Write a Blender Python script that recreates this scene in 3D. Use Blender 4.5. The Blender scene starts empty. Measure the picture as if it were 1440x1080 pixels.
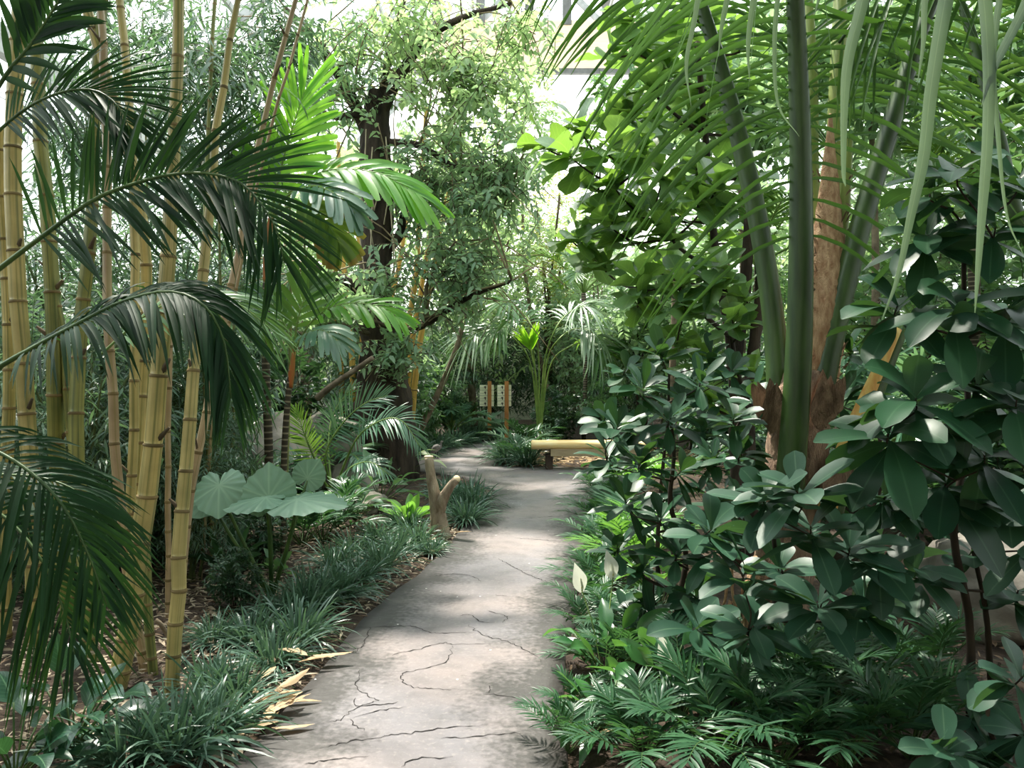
import bpy, math, random
import numpy as np
from mathutils import Vector, Matrix

random.seed(7)
RNG = np.random.default_rng(11)
SC = bpy.context.scene
COL = SC.collection
F, H, HOR = 1100.0, 1.55, 522.0     # focal length in pixels, eye height, horizon row
PI = math.pi


def at(px, py, Y):
    return np.array([(px - 720.0) / F * Y, Y, H - (py - HOR) / F * Y])


def gd(px, py):
    """point of the ground seen at a pixel"""
    Y = H * F / (py - HOR)
    p = at(px, py, Y)
    p[2] = 0
    return p


def nrm(v):
    v = np.asarray(v, float)
    return v / (np.linalg.norm(v, axis=-1, keepdims=True) + 1e-9)


def tagp(o, label=None, cat=None, group=None, kind=None):
    if label: o['label'] = label
    if cat: o['category'] = cat
    if group: o['group'] = group
    if kind: o['kind'] = kind
    return o


def thing(name, label, cat, loc=(0, 0, 0), group=None):
    o = bpy.data.objects.new(name, None)
    COL.objects.link(o)
    o.empty_display_size = 0.1
    o.location = [float(c) for c in loc]
    return tagp(o, label, cat, group)


def copy_tree(o, parent=None):
    c = o.copy()
    COL.objects.link(c)
    if parent is not None:
        c.parent = parent
    for ch in list(o.children):
        copy_tree(ch, c)
    return c


def dup(root, label, loc=None, rz=None, sc=None, group=None):
    c = copy_tree(root)
    if loc is not None: c.location = [float(v) for v in loc]
    if rz is not None: c.rotation_euler = (0, 0, rz)
    if sc is not None: c.scale = (sc, sc, sc) if not hasattr(sc, '__len__') else sc
    c['label'] = label
    if group: c['group'] = group
    return c


# ------------------------------------------------------------------ mesh builder (quads only)
class MB:
    def __init__(s):
        s.v, s.q, s.uv, s.m, s.n = [], [], [], [], 0

    def add(s, V, Q, UV=None, mat=0):
        V = np.asarray(V, float).reshape(-1, 3)
        Q = np.asarray(Q, int).reshape(-1, 4)
        if UV is None:
            UV = np.zeros((len(V), 2))
        s.v.append(V); s.q.append(Q + s.n); s.uv.append(np.asarray(UV, float).reshape(-1, 2))
        s.m.append(np.full(len(Q), mat, dtype=np.int32) if np.isscalar(mat) else np.asarray(mat, dtype=np.int32))
        s.n += len(V)

    def build(s, name, mats, parent=None, smooth=True, loc=None):
        if not s.v:
            return None
        V = np.concatenate(s.v); Q = np.concatenate(s.q); UV = np.concatenate(s.uv); M = np.concatenate(s.m)
        org = np.zeros(3)
        if loc is not None:
            org = np.array(loc, float)
        p = parent
        while p is not None:
            org = org + np.array(p.location) if loc is None else org
            p = p.parent
        me = bpy.data.meshes.new(name)
        me.vertices.add(len(V)); me.vertices.foreach_set('co', (V - org).astype(np.float32).ravel())
        me.loops.add(len(Q) * 4); me.loops.foreach_set('vertex_index', Q.astype(np.int32).ravel())
        me.polygons.add(len(Q))
        me.polygons.foreach_set('loop_start', np.arange(0, len(Q) * 4, 4, dtype=np.int32))
        me.polygons.foreach_set('loop_total', np.full(len(Q), 4, dtype=np.int32))
        me.polygons.foreach_set('material_index', M)
        me.polygons.foreach_set('use_smooth', np.full(len(Q), smooth))
        me.update(calc_edges=True)
        ul = me.uv_layers.new(name='UVMap')
        ul.data.foreach_set('uv', UV[Q.ravel()].astype(np.float32).ravel())
        for m in (mats if isinstance(mats, (list, tuple)) else [mats]):
            me.materials.append(m)
        o = bpy.data.objects.new(name, me)
        COL.objects.link(o)
        if parent is not None:
            o.parent = parent
        elif loc is not None:
            o.location = [float(c) for c in loc]
        return o


PROF = {
    'lance': [.12, .62, .95, 1, .88, .66, .4, .03],
    'strap': [.5, .8, .95, 1, .95, .85, .6, .03],
    'leaflet': [.35, .8, 1, 1, .9, .72, .45, .02],
    'obov': [.1, .26, .5, .74, .92, 1, .97, .76, .1],
    'ovate': [.08, .7, 1, .98, .85, .62, .34, .02],
    'round': [.1, .62, .88, 1, 1, .95, .8, .5, .05],
    'fiddle': [.1, .48, .6, .52, .6, .85, 1, .98, .72, .08],
    'jag': [.35, .7, .85, .95, 1, 1, .9, .55],
    'spathe': [.2, .7, 1, .95, .7, .35, .03],
}


def leaves(mb, O, D, N, L, W, droop=0.3, prof='lance', ns=5, na=2, fold=0.2, wave=0.0, mat=0, wn=3.0, curl=0.0):
    O = np.atleast_2d(np.asarray(O, float)); M = len(O)
    if M == 0: return
    D = nrm(np.broadcast_to(np.asarray(D, float), (M, 3)))
    N = np.broadcast_to(np.asarray(N, float), (M, 3))
    N = nrm(N - (N * D).sum(1, keepdims=True) * D + 1e-6)
    L = np.broadcast_to(np.asarray(L, float), (M,)); W = np.broadcast_to(np.asarray(W, float), (M,))
    dr = np.broadcast_to(np.asarray(droop, float), (M,))
    t = np.linspace(0, 1, ns + 1)
    pw = np.array(PROF[prof]); w = np.interp(t, np.linspace(0, 1, len(pw)), pw)
    down = np.array([0, 0, -1.0])
    tt = t[None, :, None]
    C = O[:, None] + D[:, None] * L[:, None, None] * tt + down * (dr * L)[:, None, None] * tt ** 2
    if curl:
        C = C - N[:, None] * (curl * L)[:, None, None] * tt ** 2
    T = nrm(D[:, None] + down * 2 * dr[:, None, None] * tt - N[:, None] * 2 * curl * tt)
    Nn = nrm(N[:, None] - (N[:, None] * T).sum(2, keepdims=True) * T + 1e-9)
    S = np.cross(T, Nn)
    s = np.linspace(-1, 1, na + 1)
    hw = (W[:, None] / 2 * w[None])[:, :, None, None]
    ss = s[None, None, :, None]
    P = C[:, :, None] + S[:, :, None] * hw * ss + Nn[:, :, None] * hw * np.abs(ss) * fold
    if wave:
        ph = RNG.uniform(0, 6.28, (M, 1, 1, 1))
        P = P + Nn[:, :, None] * hw * (np.abs(ss) ** 1.5) * wave * np.sin(t[None, :, None, None] * wn * 6.28 + ph + 2 * ss)
    nv = (ns + 1) * (na + 1)
    idx = np.arange(nv).reshape(ns + 1, na + 1)
    q = np.stack([idx[:-1, :-1], idx[:-1, 1:], idx[1:, 1:], idx[1:, :-1]], -1).reshape(-1, 4)
    Q = (q[None] + (np.arange(M) * nv)[:, None, None]).reshape(-1, 4)
    uv = np.stack(np.broadcast_arrays(s[None, :] * .5 + .5, t[:, None]), -1).reshape(-1, 2)
    UV = np.tile(uv, (M, 1))
    mb.add(P.reshape(-1, 3), Q, UV, mat)


def catmull(pts, n):
    P = np.asarray(pts, float)
    P = np.vstack([2 * P[0] - P[1], P, 2 * P[-1] - P[-2]])
    m = len(P) - 3
    u = np.linspace(0, m, n); i = np.minimum(u.astype(int), m - 1); f = (u - i)[:, None]
    a, b, c, d = P[i], P[i + 1], P[i + 2], P[i + 3]
    return .5 * (2 * b + (c - a) * f + (2 * a - 5 * b + 4 * c - d) * f ** 2 + (3 * b - a - 3 * c + d) * f ** 3)


def frames(P):
    T = nrm(np.gradient(P, axis=0))
    a = np.array([1, 0, 0.]) if abs(T[0][0]) < .8 else np.array([0, 1, 0.])
    n = nrm(a - a.dot(T[0]) * T[0]); Ns = []
    for t in T:
        n = nrm(n - n.dot(t) * t); Ns.append(n)
    Ns = np.array(Ns)
    return T, Ns, np.cross(T, Ns)


def tube(mb, P, R, ns=6, mat=0, cap=True, flat=1.0, jit=0.0):
    P = np.asarray(P, float)
    R = np.broadcast_to(np.asarray(R, float), (len(P),)).copy()
    if cap:
        P = np.vstack([P[:1], P, P[-1:]]); R = np.concatenate([[R[0] * .02], R, [R[-1] * .02]])
        Q = P.copy(); Q[0] = P[1]; Q[-1] = P[-2]
        T, A, B = frames(P[1:-1]); T = np.vstack([T[:1], T, T[-1:]]); A = np.vstack([A[:1], A, A[-1:]]); B = np.vstack([B[:1], B, B[-1:]])
    else:
        T, A, B = frames(P)
    n = len(P); th = np.linspace(0, 2 * PI, ns + 1)
    rr = R[:, None] * (1 + (RNG.normal(0, jit, (n, ns + 1)) if jit else 0))
    if jit: rr[:, -1] = rr[:, 0]
    ring = A[:, None] * (np.cos(th)[None] * rr)[..., None] + B[:, None] * (np.sin(th)[None] * rr * flat)[..., None]
    V = (P[:, None] + ring)
    V = V[:, :ns]
    idx = np.arange(n * ns).reshape(n, ns); nx = np.roll(idx, -1, 1)
    q = np.stack([idx[:-1], nx[:-1], nx[1:], idx[1:]], -1).reshape(-1, 4)
    d = np.concatenate([[0], np.cumsum(np.linalg.norm(np.diff(P, axis=0), axis=1))])
    u = np.abs(np.linspace(-1, 1, ns, endpoint=False))
    UV = np.stack(np.broadcast_arrays(u[None], d[:, None]), -1)
    mb.add(V, q, UV, mat)


def box(mb, c, s, rz=0.0, mat=0, R=None):
    """box with slightly chamfered look: centre c, size s"""
    x, y, z = [v / 2 for v in s]
    V = np.array([[a * x, b * y, c_ * z] for c_ in (-1, 1) for b in (-1, 1) for a in (-1, 1)])
    if R is None:
        R = np.array([[math.cos(rz), -math.sin(rz), 0], [math.sin(rz), math.cos(rz), 0], [0, 0, 1]])
    V = V @ np.asarray(R).T + np.asarray(c)
    mb.add(V, [[0, 2, 3, 1], [4, 5, 7, 6], [0, 1, 5, 4], [2, 6, 7, 3], [0, 4, 6, 2], [1, 3, 7, 5]], None, mat)


def beam(mb, a, b, w, h, mat=0):
    a = np.asarray(a, float); b = np.asarray(b, float); d = b - a; L = np.linalg.norm(d); t = d / L
    up = np.array([0, 0, 1.]) if abs(t[2]) < .95 else np.array([0, 1., 0])
    s = nrm(np.cross(t, up)); u = np.cross(s, t)
    box(mb, (a + b) / 2, (L, w, h), R=np.stack([t, s, u], 1), mat=mat)


# ------------------------------------------------------------------ materials
def newmat(name):
    m = bpy.data.materials.new(name); m.use_nodes = True
    nt = m.node_tree; nt.nodes.clear()
    return m, nt, nt.nodes, nt.links


def lin(c):
    return tuple(((x / 255) / 12.92 if x / 255 <= .04045 else ((x / 255 + .055) / 1.055) ** 2.4) for x in c) + (1.0,)


def mixrgb(nt, fac, a, b, blend='MIX'):
    n = nt.nodes.new('ShaderNodeMix'); n.data_type = 'RGBA'; n.blend_type = blend
    for sock, v in ((n.inputs[0], fac), (n.inputs[6], a), (n.inputs[7], b)):
        if hasattr(v, 'is_linked') or hasattr(v, 'node'):
            nt.links.new(v, sock)
        else:
            sock.default_value = v
    return n.outputs[2]


def math_(nt, op, a, b=None, c=None, clamp=False):
    n = nt.nodes.new('ShaderNodeMath'); n.operation = op; n.use_clamp = clamp
    for i, v in enumerate((a, b, c)):
        if v is None: continue
        if hasattr(v, 'node'): nt.links.new(v, n.inputs[i])
        else: n.inputs[i].default_value = v
    return n.outputs[0]


def leafmat(name, c1, c2, tr, rough=.42, tfac=.35, vein=None, vfac=.4, spec=.5, lat=0.0, brown=None, tip=None):
    """c1..c2 colour range over the leaves, tr colour of light through the leaf"""
    m, nt, N, Lk = newmat(name)
    geo = N.new('ShaderNodeNewGeometry'); oi = N.new('ShaderNodeObjectInfo')
    uv = N.new('ShaderNodeUVMap'); uv.uv_map = 'UVMap'
    sep = N.new('ShaderNodeSeparateXYZ'); Lk.new(uv.outputs[0], sep.inputs[0])
    ri = geo.outputs['Random Per Island']
    col = mixrgb(nt, ri, lin(c1), lin(c2))
    no = N.new('ShaderNodeTexNoise'); no.inputs['Scale'].default_value = 9; no.inputs['Detail'].default_value = 2
    tc = N.new('ShaderNodeTexCoord'); Lk.new(tc.outputs['Object'], no.inputs['Vector'])
    col = mixrgb(nt, math_(nt, 'MULTIPLY', no.outputs['Fac'], .5), col, lin([x * .6 for x in c1]))
    dist = math_(nt, 'ABSOLUTE', math_(nt, 'SUBTRACT', sep.outputs['X'], .5))
    if vein:
        v = math_(nt, 'SUBTRACT', 1.0, math_(nt, 'MULTIPLY', dist, 22.0), clamp=True)
        if lat:
            ph = math_(nt, 'SUBTRACT', math_(nt, 'MULTIPLY', sep.outputs['Y'], lat), math_(nt, 'MULTIPLY', dist, lat * .55))
            sn = math_(nt, 'ABSOLUTE', math_(nt, 'SINE', math_(nt, 'MULTIPLY', ph, PI)))
            v2 = math_(nt, 'SUBTRACT', 1.0, math_(nt, 'MULTIPLY', sn, 5.0), clamp=True)
            v = math_(nt, 'MAXIMUM', v, math_(nt, 'MULTIPLY', v2, .8))
        col = mixrgb(nt, math_(nt, 'MULTIPLY', v, vfac), col, lin(vein))
    if brown:      # some leaves are dead
        b = math_(nt, 'GREATER_THAN', ri, brown[0])
        col = mixrgb(nt, b, col, lin(brown[1]))
    if tip:        # dry leaf tips
        b = math_(nt, 'MULTIPLY', math_(nt, 'GREATER_THAN', sep.outputs['Y'], tip[0]), .8)
        col = mixrgb(nt, b, col, lin(tip[1]))
    p = N.new('ShaderNodeBsdfPrincipled')
    Lk.new(col, p.inputs['Base Color'])
    p.inputs['Roughness'].default_value = rough
    p.inputs['Specular IOR Level'].default_value = spec
    tl = N.new('ShaderNodeBsdfTranslucent')
    tcol = mixrgb(nt, .55, col, lin(tr))
    Lk.new(tcol, tl.inputs[0])
    mx = N.new('ShaderNodeMixShader'); mx.inputs[0].default_value = tfac
    Lk.new(p.outputs[0], mx.inputs[1]); Lk.new(tl.outputs[0], mx.inputs[2])
    out = N.new('ShaderNodeOutputMaterial'); Lk.new(mx.outputs[0], out.inputs[0])
    return m


def solid(name, c1, c2=None, rough=.7, scale=6, bump=.0, bscale=20, spec=.3, stretch=(1, 1, 1), detail=6, contrast=None, metal=0):
    m, nt, N, Lk = newmat(name)
    tc = N.new('ShaderNodeTexCoord'); mp = N.new('ShaderNodeMapping'); mp.inputs['Scale'].default_value = stretch
    Lk.new(tc.outputs['Object'], mp.inputs[0])
    no = N.new('ShaderNodeTexNoise'); no.inputs['Scale'].default_value = scale; no.inputs['Detail'].default_value = detail
    Lk.new(mp.outputs[0], no.inputs[0])
    fac = no.outputs['Fac']
    lo, hi = contrast or (.35, .65)
    mr = N.new('ShaderNodeMapRange'); mr.inputs[1].default_value = lo; mr.inputs[2].default_value = hi; Lk.new(fac, mr.inputs[0])
    p = N.new('ShaderNodeBsdfPrincipled')
    Lk.new(mixrgb(nt, mr.outputs[0], lin(c1), lin(c2 or c1)), p.inputs['Base Color'])
    p.inputs['Roughness'].default_value = rough; p.inputs['Specular IOR Level'].default_value = spec
    p.inputs['Metallic'].default_value = metal
    if bump:
        n2 = N.new('ShaderNodeTexNoise'); n2.inputs['Scale'].default_value = bscale; n2.inputs['Detail'].default_value = 5
        Lk.new(mp.outputs[0], n2.inputs[0])
        bp = N.new('ShaderNodeBump'); bp.inputs['Strength'].default_value = bump; bp.inputs['Distance'].default_value = .02
        Lk.new(n2.outputs[0], bp.inputs['Height']); Lk.new(bp.outputs[0], p.inputs['Normal'])
    out = N.new('ShaderNodeOutputMaterial'); Lk.new(p.outputs[0], out.inputs[0])
    return m


def bamboo_mat(name, c1, c2, green):
    """culm: uv.x round the culm, uv.y along it; green streaks run lengthwise"""
    m, nt, N, Lk = newmat(name)
    uv = N.new('ShaderNodeUVMap'); uv.uv_map = 'UVMap'
    mp = N.new('ShaderNodeMapping'); mp.inputs['Scale'].default_value = (9, .8, 1); Lk.new(uv.outputs[0], mp.inputs[0])
    oi = N.new('ShaderNodeObjectInfo')
    no = N.new('ShaderNodeTexNoise'); no.noise_dimensions = '4D'; no.inputs['Scale'].default_value = 1.0; no.inputs['Detail'].default_value = 3
    Lk.new(mp.outputs[0], no.inputs['Vector']); Lk.new(math_(nt, 'MULTIPLY', oi.outputs['Random'], 40.0), no.inputs['W'])
    st = math_(nt, 'MULTIPLY', math_(nt, 'SUBTRACT', no.outputs['Fac'], .47), 7.0, clamp=True)
    tc = N.new('ShaderNodeTexCoord')
    n2 = N.new('ShaderNodeTexNoise'); n2.inputs['Scale'].default_value = 3.5; n2.inputs['Detail'].default_value = 7; Lk.new(tc.outputs['Object'], n2.inputs[0])
    mr = N.new('ShaderNodeMapRange'); mr.inputs[1].default_value = .38; mr.inputs[2].default_value = .66; Lk.new(n2.outputs['Fac'], mr.inputs[0])
    col = mixrgb(nt, mr.outputs[0], lin(c1), lin(c2))
    col = mixrgb(nt, math_(nt, 'MULTIPLY', st, .72), col, lin(green))
    p = N.new('ShaderNodeBsdfPrincipled'); Lk.new(col, p.inputs['Base Color'])
    p.inputs['Roughness'].default_value = .42; p.inputs['Specular IOR Level'].default_value = .45
    out = N.new('ShaderNodeOutputMaterial'); Lk.new(p.outputs[0], out.inputs[0])
    return m


M = {}
M['palm_dark'] = leafmat('palm_dark', (14, 44, 26), (28, 64, 36), (90, 140, 50), rough=.55, tfac=.16, spec=.15)
M['palm_mid'] = leafmat('palm_mid', (44, 92, 48), (86, 134, 66), (160, 200, 70), rough=.35, tfac=.38, spec=.5)
M['palm_blue'] = leafmat('palm_blue', (62, 108, 84), (104, 142, 112), (140, 180, 110), rough=.35, tfac=.3, spec=.6)
M['palm_light'] = leafmat('palm_light', (80, 150, 50), (120, 185, 66), (170, 230, 60), rough=.38, tfac=.55)
M['palm_dry'] = leafmat('palm_dry', (70, 110, 50), (120, 150, 60), (170, 190, 70), rough=.45, tfac=.45, tip=(.86, (150, 96, 56)))
M['lime'] = leafmat('lime', (120, 180, 40), (150, 200, 60), (190, 240, 60), tfac=.5)
M['coco'] = leafmat('coco', (40, 78, 36), (78, 116, 54), (120, 170, 60), rough=.36, tfac=.26, spec=.5)
M['coco_ribbon'] = leafmat('coco_ribbon', (90, 120, 100), (116, 140, 122), (150, 180, 110), rough=.3, tfac=.3, spec=.6, vein=(150, 170, 140), vfac=.5)
M['bamboo_leaf'] = leafmat('bamboo_leaf', (56, 88, 74), (100, 130, 108), (130, 170, 100), rough=.4, tfac=.32, spec=.6)
M['small_leaf'] = leafmat('small_leaf', (100, 138, 110), (156, 184, 146), (180, 212, 136), rough=.42, tfac=.5)  # lightened and greyed: background haze is put into the leaf colour
M['small_leaf_hazed'] = leafmat('small_leaf_hazed', (128, 162, 122), (180, 202, 152), (196, 224, 140), rough=.45, tfac=.55)  # paler still: haze and bright glow are painted into the leaf colour
M['yellow_leaf'] = leafmat('yellow_leaf', (120, 140, 70), (180, 180, 100), (210, 220, 110), rough=.45, tfac=.55)
M['fiddle'] = leafmat('fiddle', (44, 82, 54), (116, 152, 102), (175, 225, 70), rough=.3, tfac=.38, vein=(150, 180, 110), vfac=.45, lat=7, spec=.8)
M['obov'] = leafmat('obov', (22, 58, 42), (46, 88, 58), (110, 160, 60), rough=.42, tfac=.16, vein=(80, 116, 84), vfac=.35, spec=.32)
M['obov_big'] = leafmat('obov_big', (34, 70, 54), (58, 96, 74), (110, 160, 70), rough=.44, tfac=.18, vein=(110, 145, 110), vfac=.35, spec=.36)
M['broad_dark'] = leafmat('broad_dark', (24, 56, 42), (58, 92, 66), (110, 160, 80), rough=.38, tfac=.25, vein=(90, 120, 90), vfac=.3)
M['broad_mid'] = leafmat('broad_mid', (54, 94, 66), (100, 140, 96), (150, 195, 100), rough=.4, tfac=.38, vein=(110, 150, 90), vfac=.3)
M['grass'] = leafmat('grass', (52, 88, 72), (104, 138, 116), (120, 160, 100), rough=.36, tfac=.2, spec=.6)
M['chama'] = leafmat('chama', (30, 68, 46), (68, 108, 74), (110, 170, 76), rough=.38, tfac=.22, spec=.45)
M['chama_light'] = leafmat('chama_light', (80, 140, 56), (124, 178, 80), (160, 220, 80), rough=.36, tfac=.4)
M['elephant'] = leafmat('elephant', (112, 150, 128), (134, 168, 146), (160, 200, 130), rough=.42, tfac=.3, vein=(160, 190, 160), vfac=.5, lat=0)
M['lily'] = leafmat('lily', (36, 86, 48), (76, 128, 72), (130, 190, 70), rough=.3, tfac=.3, vein=(70, 120, 60), vfac=.4, lat=9, spec=.6)
M['veined'] = leafmat('veined', (20, 56, 42), (38, 78, 58), (90, 150, 70), rough=.28, tfac=.2, vein=(120, 160, 120), vfac=.45, lat=8, spec=.6)
M['petiole'] = solid('petiole', (40, 62, 30), (64, 90, 42), rough=.4, scale=3, spec=.45, stretch=(6, 6, 1))
M['petiole_light'] = solid('petiole_light', (118, 140, 66), (150, 160, 92), rough=.45, scale=3, stretch=(6, 6, 1))
M['petiole_brown'] = solid('petiole_brown', (172, 130, 98), (220, 184, 148), rough=.85, scale=14, bump=.8, bscale=60, stretch=(3, 3, 1))
M['sheath'] = solid('sheath', (116, 94, 80), (172, 144, 122), rough=.95, scale=9, bump=.9, bscale=50, stretch=(3, 3, .7))
M['petiole_cut'] = solid('petiole_cut', (196, 140, 70), (212, 186, 110), rough=.6, scale=5, stretch=(6, 6, 1))
M['rachis_dark'] = solid('rachis_dark', (50, 76, 40), (76, 100, 50), rough=.45)
M['rachis'] = solid('rachis', (96, 124, 62), (126, 150, 80), rough=.45)
M['ringed'] = None
M['bark_dark'] = solid('bark_dark', (38, 32, 28), (72, 62, 52), rough=.95, scale=5, bump=1, bscale=22, stretch=(2, 2, .5))
M['bark'] = solid('bark', (92, 80, 66), (130, 116, 98), rough=.9, scale=8, bump=.6, bscale=30)
M['twig'] = solid('twig', (60, 52, 40), (96, 84, 66), rough=.9)
M['twig_green'] = solid('twig_green', (56, 70, 40), (80, 92, 54), rough=.8)
M['stem_dark'] = solid('stem_dark', (34, 30, 24), (60, 50, 38), rough=.85)
M['rootlet'] = solid('rootlet', (150, 138, 114), (186, 172, 146), rough=.9)
M['stump'] = solid('stump', (120, 104, 88), (176, 160, 140), rough=.95, scale=6, bump=.9, bscale=26, stretch=(2, 2, .7))
M['cut_wood'] = solid('cut_wood', (206, 184, 148), (226, 206, 170), rough=.8)
M['rock'] = solid('rock', (104, 100, 94), (152, 145, 134), rough=.95, scale=2.4, bump=.9, bscale=9)
M['bamboo_y'] = bamboo_mat('bamboo_yellow', (184, 166, 108), (142, 130, 80), (86, 96, 50))
M['bamboo_g'] = bamboo_mat('bamboo_green', (134, 134, 76), (100, 106, 58), (58, 74, 40))
M['bamboo_p'] = bamboo_mat('bamboo_pink', (172, 150, 120), (138, 116, 90), (128, 118, 76))
M['bamboo_far'] = bamboo_mat('bamboo_far', (222, 178, 92), (196, 160, 84), (160, 140, 60))
M['node'] = solid('node', (86, 74, 46), (124, 106, 70), rough=.8)
M['node_pale'] = solid('node_pale', (190, 176, 130), rough=.7)
M['bench_top'] = solid('bench_top', (228, 192, 126), (240, 216, 166), rough=.5, scale=3, stretch=(1, 6, 6))
M['bench_beam'] = solid('bench_beam', (166, 146, 118), (190, 170, 140), rough=.8, scale=4, stretch=(1, 6, 6))
M['bench_leg'] = solid('bench_leg', (60, 48, 44), (84, 70, 62), rough=.85, bump=.4)
M['sign_post'] = solid('sign_post', (176, 120, 68), (150, 100, 56), rough=.7, stretch=(6, 6, 1))
M['sign_board'] = solid('sign_board', (226, 226, 196), (236, 236, 210), rough=.6)
M['sign_ink'] = solid('sign_ink', (50, 56, 52), rough=.7)
M['litter_tan'] = leafmat('litter_tan', (140, 126, 108), (192, 178, 156), (180, 160, 130), rough=.8, tfac=.15, spec=.2)
M['palm_sheen'] = leafmat('palm_sheen', (112, 142, 114), (156, 180, 146), (180, 205, 150), rough=.35, tfac=.35, spec=.8)  # whitish tone paints the sky's reflection into the leaf colour
M['coco_silhouette'] = leafmat('coco_silhouette', (26, 56, 30), (58, 92, 44), (110, 165, 55), rough=.38, tfac=.24, spec=.4)  # darkened copy of coco: backlit silhouette painted into the leaf colour
M['twig_tan'] = solid('twig_tan', (112, 98, 76), (150, 134, 106), rough=.9)
M['dry'] = leafmat('dry', (190, 160, 124), (222, 198, 164), (226, 190, 140), rough=.7, tfac=.2, spec=.2)
M['dry_brown'] = leafmat('dry_brown', (84, 68, 56), (146, 124, 102), (150, 120, 90), rough=.8, tfac=.15, spec=.2)
M['spathe'] = leafmat('spathe', (236, 236, 226), (244, 244, 236), (240, 244, 220), rough=.5, tfac=.35)
M['spadix'] = solid('spadix', (214, 210, 150), rough=.7)
M['feather'] = solid('feather', (112, 108, 108), (146, 140, 138), rough=.9, scale=60)
M['feather_dark'] = solid('feather_dark', (48, 46, 50), (70, 66, 68), rough=.9)
M['steel'] = solid('steel', (150, 152, 150), (172, 174, 172), rough=.5, spec=.5)
M['steel_dark'] = solid('steel_dark', (92, 92, 90), (110, 110, 108), rough=.6)
M['wood_band'] = solid('wood_band', (240, 208, 176), (248, 220, 192), rough=.7, stretch=(.3, 1, 3))
M['plaster'] = solid('plaster', (168, 170, 158), (188, 188, 176), rough=.9, scale=2)


def ringed_mat(name, c1, c2, n):
    m, nt, N, Lk = newmat(name)
    uv = N.new('ShaderNodeUVMap'); sep = N.new('ShaderNodeSeparateXYZ'); Lk.new(uv.outputs[0], sep.inputs[0])
    s = math_(nt, 'SINE', math_(nt, 'MULTIPLY', sep.outputs['Y'], 2 * PI * n))
    f = math_(nt, 'MULTIPLY', math_(nt, 'SUBTRACT', s, .55), 3.5, clamp=True)
    p = N.new('ShaderNodeBsdfPrincipled'); Lk.new(mixrgb(nt, f, lin(c1), lin(c2)), p.inputs[0]); p.inputs['Roughness'].default_value = .8
    out = N.new('ShaderNodeOutputMaterial'); Lk.new(p.outputs[0], out.inputs[0])
    return m


M['ringed'] = ringed_mat('ringed', (62, 54, 42), (136, 124, 104), 19)
M['crownshaft'] = solid('crownshaft', (170, 92, 46), (150, 110, 60), rough=.5, stretch=(5, 5, 1))


# path: worn grey-pink stamped concrete, dark moss along the rims
def path_mat():
    m, nt, N, Lk = newmat('path_concrete')
    tc = N.new('ShaderNodeTexCoord')
    uv = N.new('ShaderNodeUVMap'); sep = N.new('ShaderNodeSeparateXYZ'); Lk.new(uv.outputs[0], sep.inputs[0])

    def noise(s, d=8, w=None):
        n = N.new('ShaderNodeTexNoise'); n.inputs['Scale'].default_value = s; n.inputs['Detail'].default_value = d
        Lk.new(tc.outputs['Object'], n.inputs[0]); return n.outputs['Fac']

    def ramp(v, a, b):
        mr = N.new('ShaderNodeMapRange'); mr.inputs[1].default_value = a; mr.inputs[2].default_value = b; Lk.new(v, mr.inputs[0]); return mr.outputs[0]
    col = mixrgb(nt, ramp(noise(.9), .4, .62), lin((110, 106, 110)), lin((128, 117, 115)))
    col = mixrgb(nt, math_(nt, 'MULTIPLY', ramp(noise(7), .46, .66), .35), col, lin((82, 79, 80)))
    col = mixrgb(nt, math_(nt, 'MULTIPLY', ramp(noise(45, 3), .55, .7), .35), col, lin((150, 142, 138)))
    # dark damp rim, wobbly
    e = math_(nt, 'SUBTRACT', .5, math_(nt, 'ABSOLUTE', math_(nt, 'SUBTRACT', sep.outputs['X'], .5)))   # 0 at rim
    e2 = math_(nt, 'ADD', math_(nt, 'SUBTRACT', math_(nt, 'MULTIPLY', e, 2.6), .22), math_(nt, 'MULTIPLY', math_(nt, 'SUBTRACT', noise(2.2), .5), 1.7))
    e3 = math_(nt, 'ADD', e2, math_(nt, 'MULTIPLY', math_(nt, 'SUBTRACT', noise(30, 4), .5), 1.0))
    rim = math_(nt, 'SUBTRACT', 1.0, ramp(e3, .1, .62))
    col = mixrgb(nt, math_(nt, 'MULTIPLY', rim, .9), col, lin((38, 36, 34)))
    # a few small white droppings and petals
    vo = N.new('ShaderNodeTexVoronoi'); vo.inputs['Scale'].default_value = 8; Lk.new(tc.outputs['Object'], vo.inputs[0])
    dt = math_(nt, 'LESS_THAN', vo.outputs['Distance'], .055)
    col = mixrgb(nt, math_(nt, 'MULTIPLY', dt, math_(nt, 'GREATER_THAN', noise(1.7, 2), .52)), col, lin((214, 210, 204)))
    p = N.new('ShaderNodeBsdfPrincipled'); Lk.new(col, p.inputs[0])
    Lk.new(math_(nt, 'ADD', math_(nt, 'MULTIPLY', noise(3), .3), .42), p.inputs['Roughness'])
    bp = N.new('ShaderNodeBump'); bp.inputs['Strength'].default_value = .35; bp.inputs['Distance'].default_value = .015
    Lk.new(noise(18), bp.inputs['Height']); Lk.new(bp.outputs[0], p.inputs['Normal'])
    out = N.new('ShaderNodeOutputMaterial'); Lk.new(p.outputs[0], out.inputs[0])
    return m


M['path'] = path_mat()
M['crack'] = solid('crack', (36, 33, 33), (58, 55, 55), rough=1)
M['soil'] = solid('soil', (44, 36, 31), (74, 62, 52), rough=1, scale=9, bump=1, bscale=40)


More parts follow.
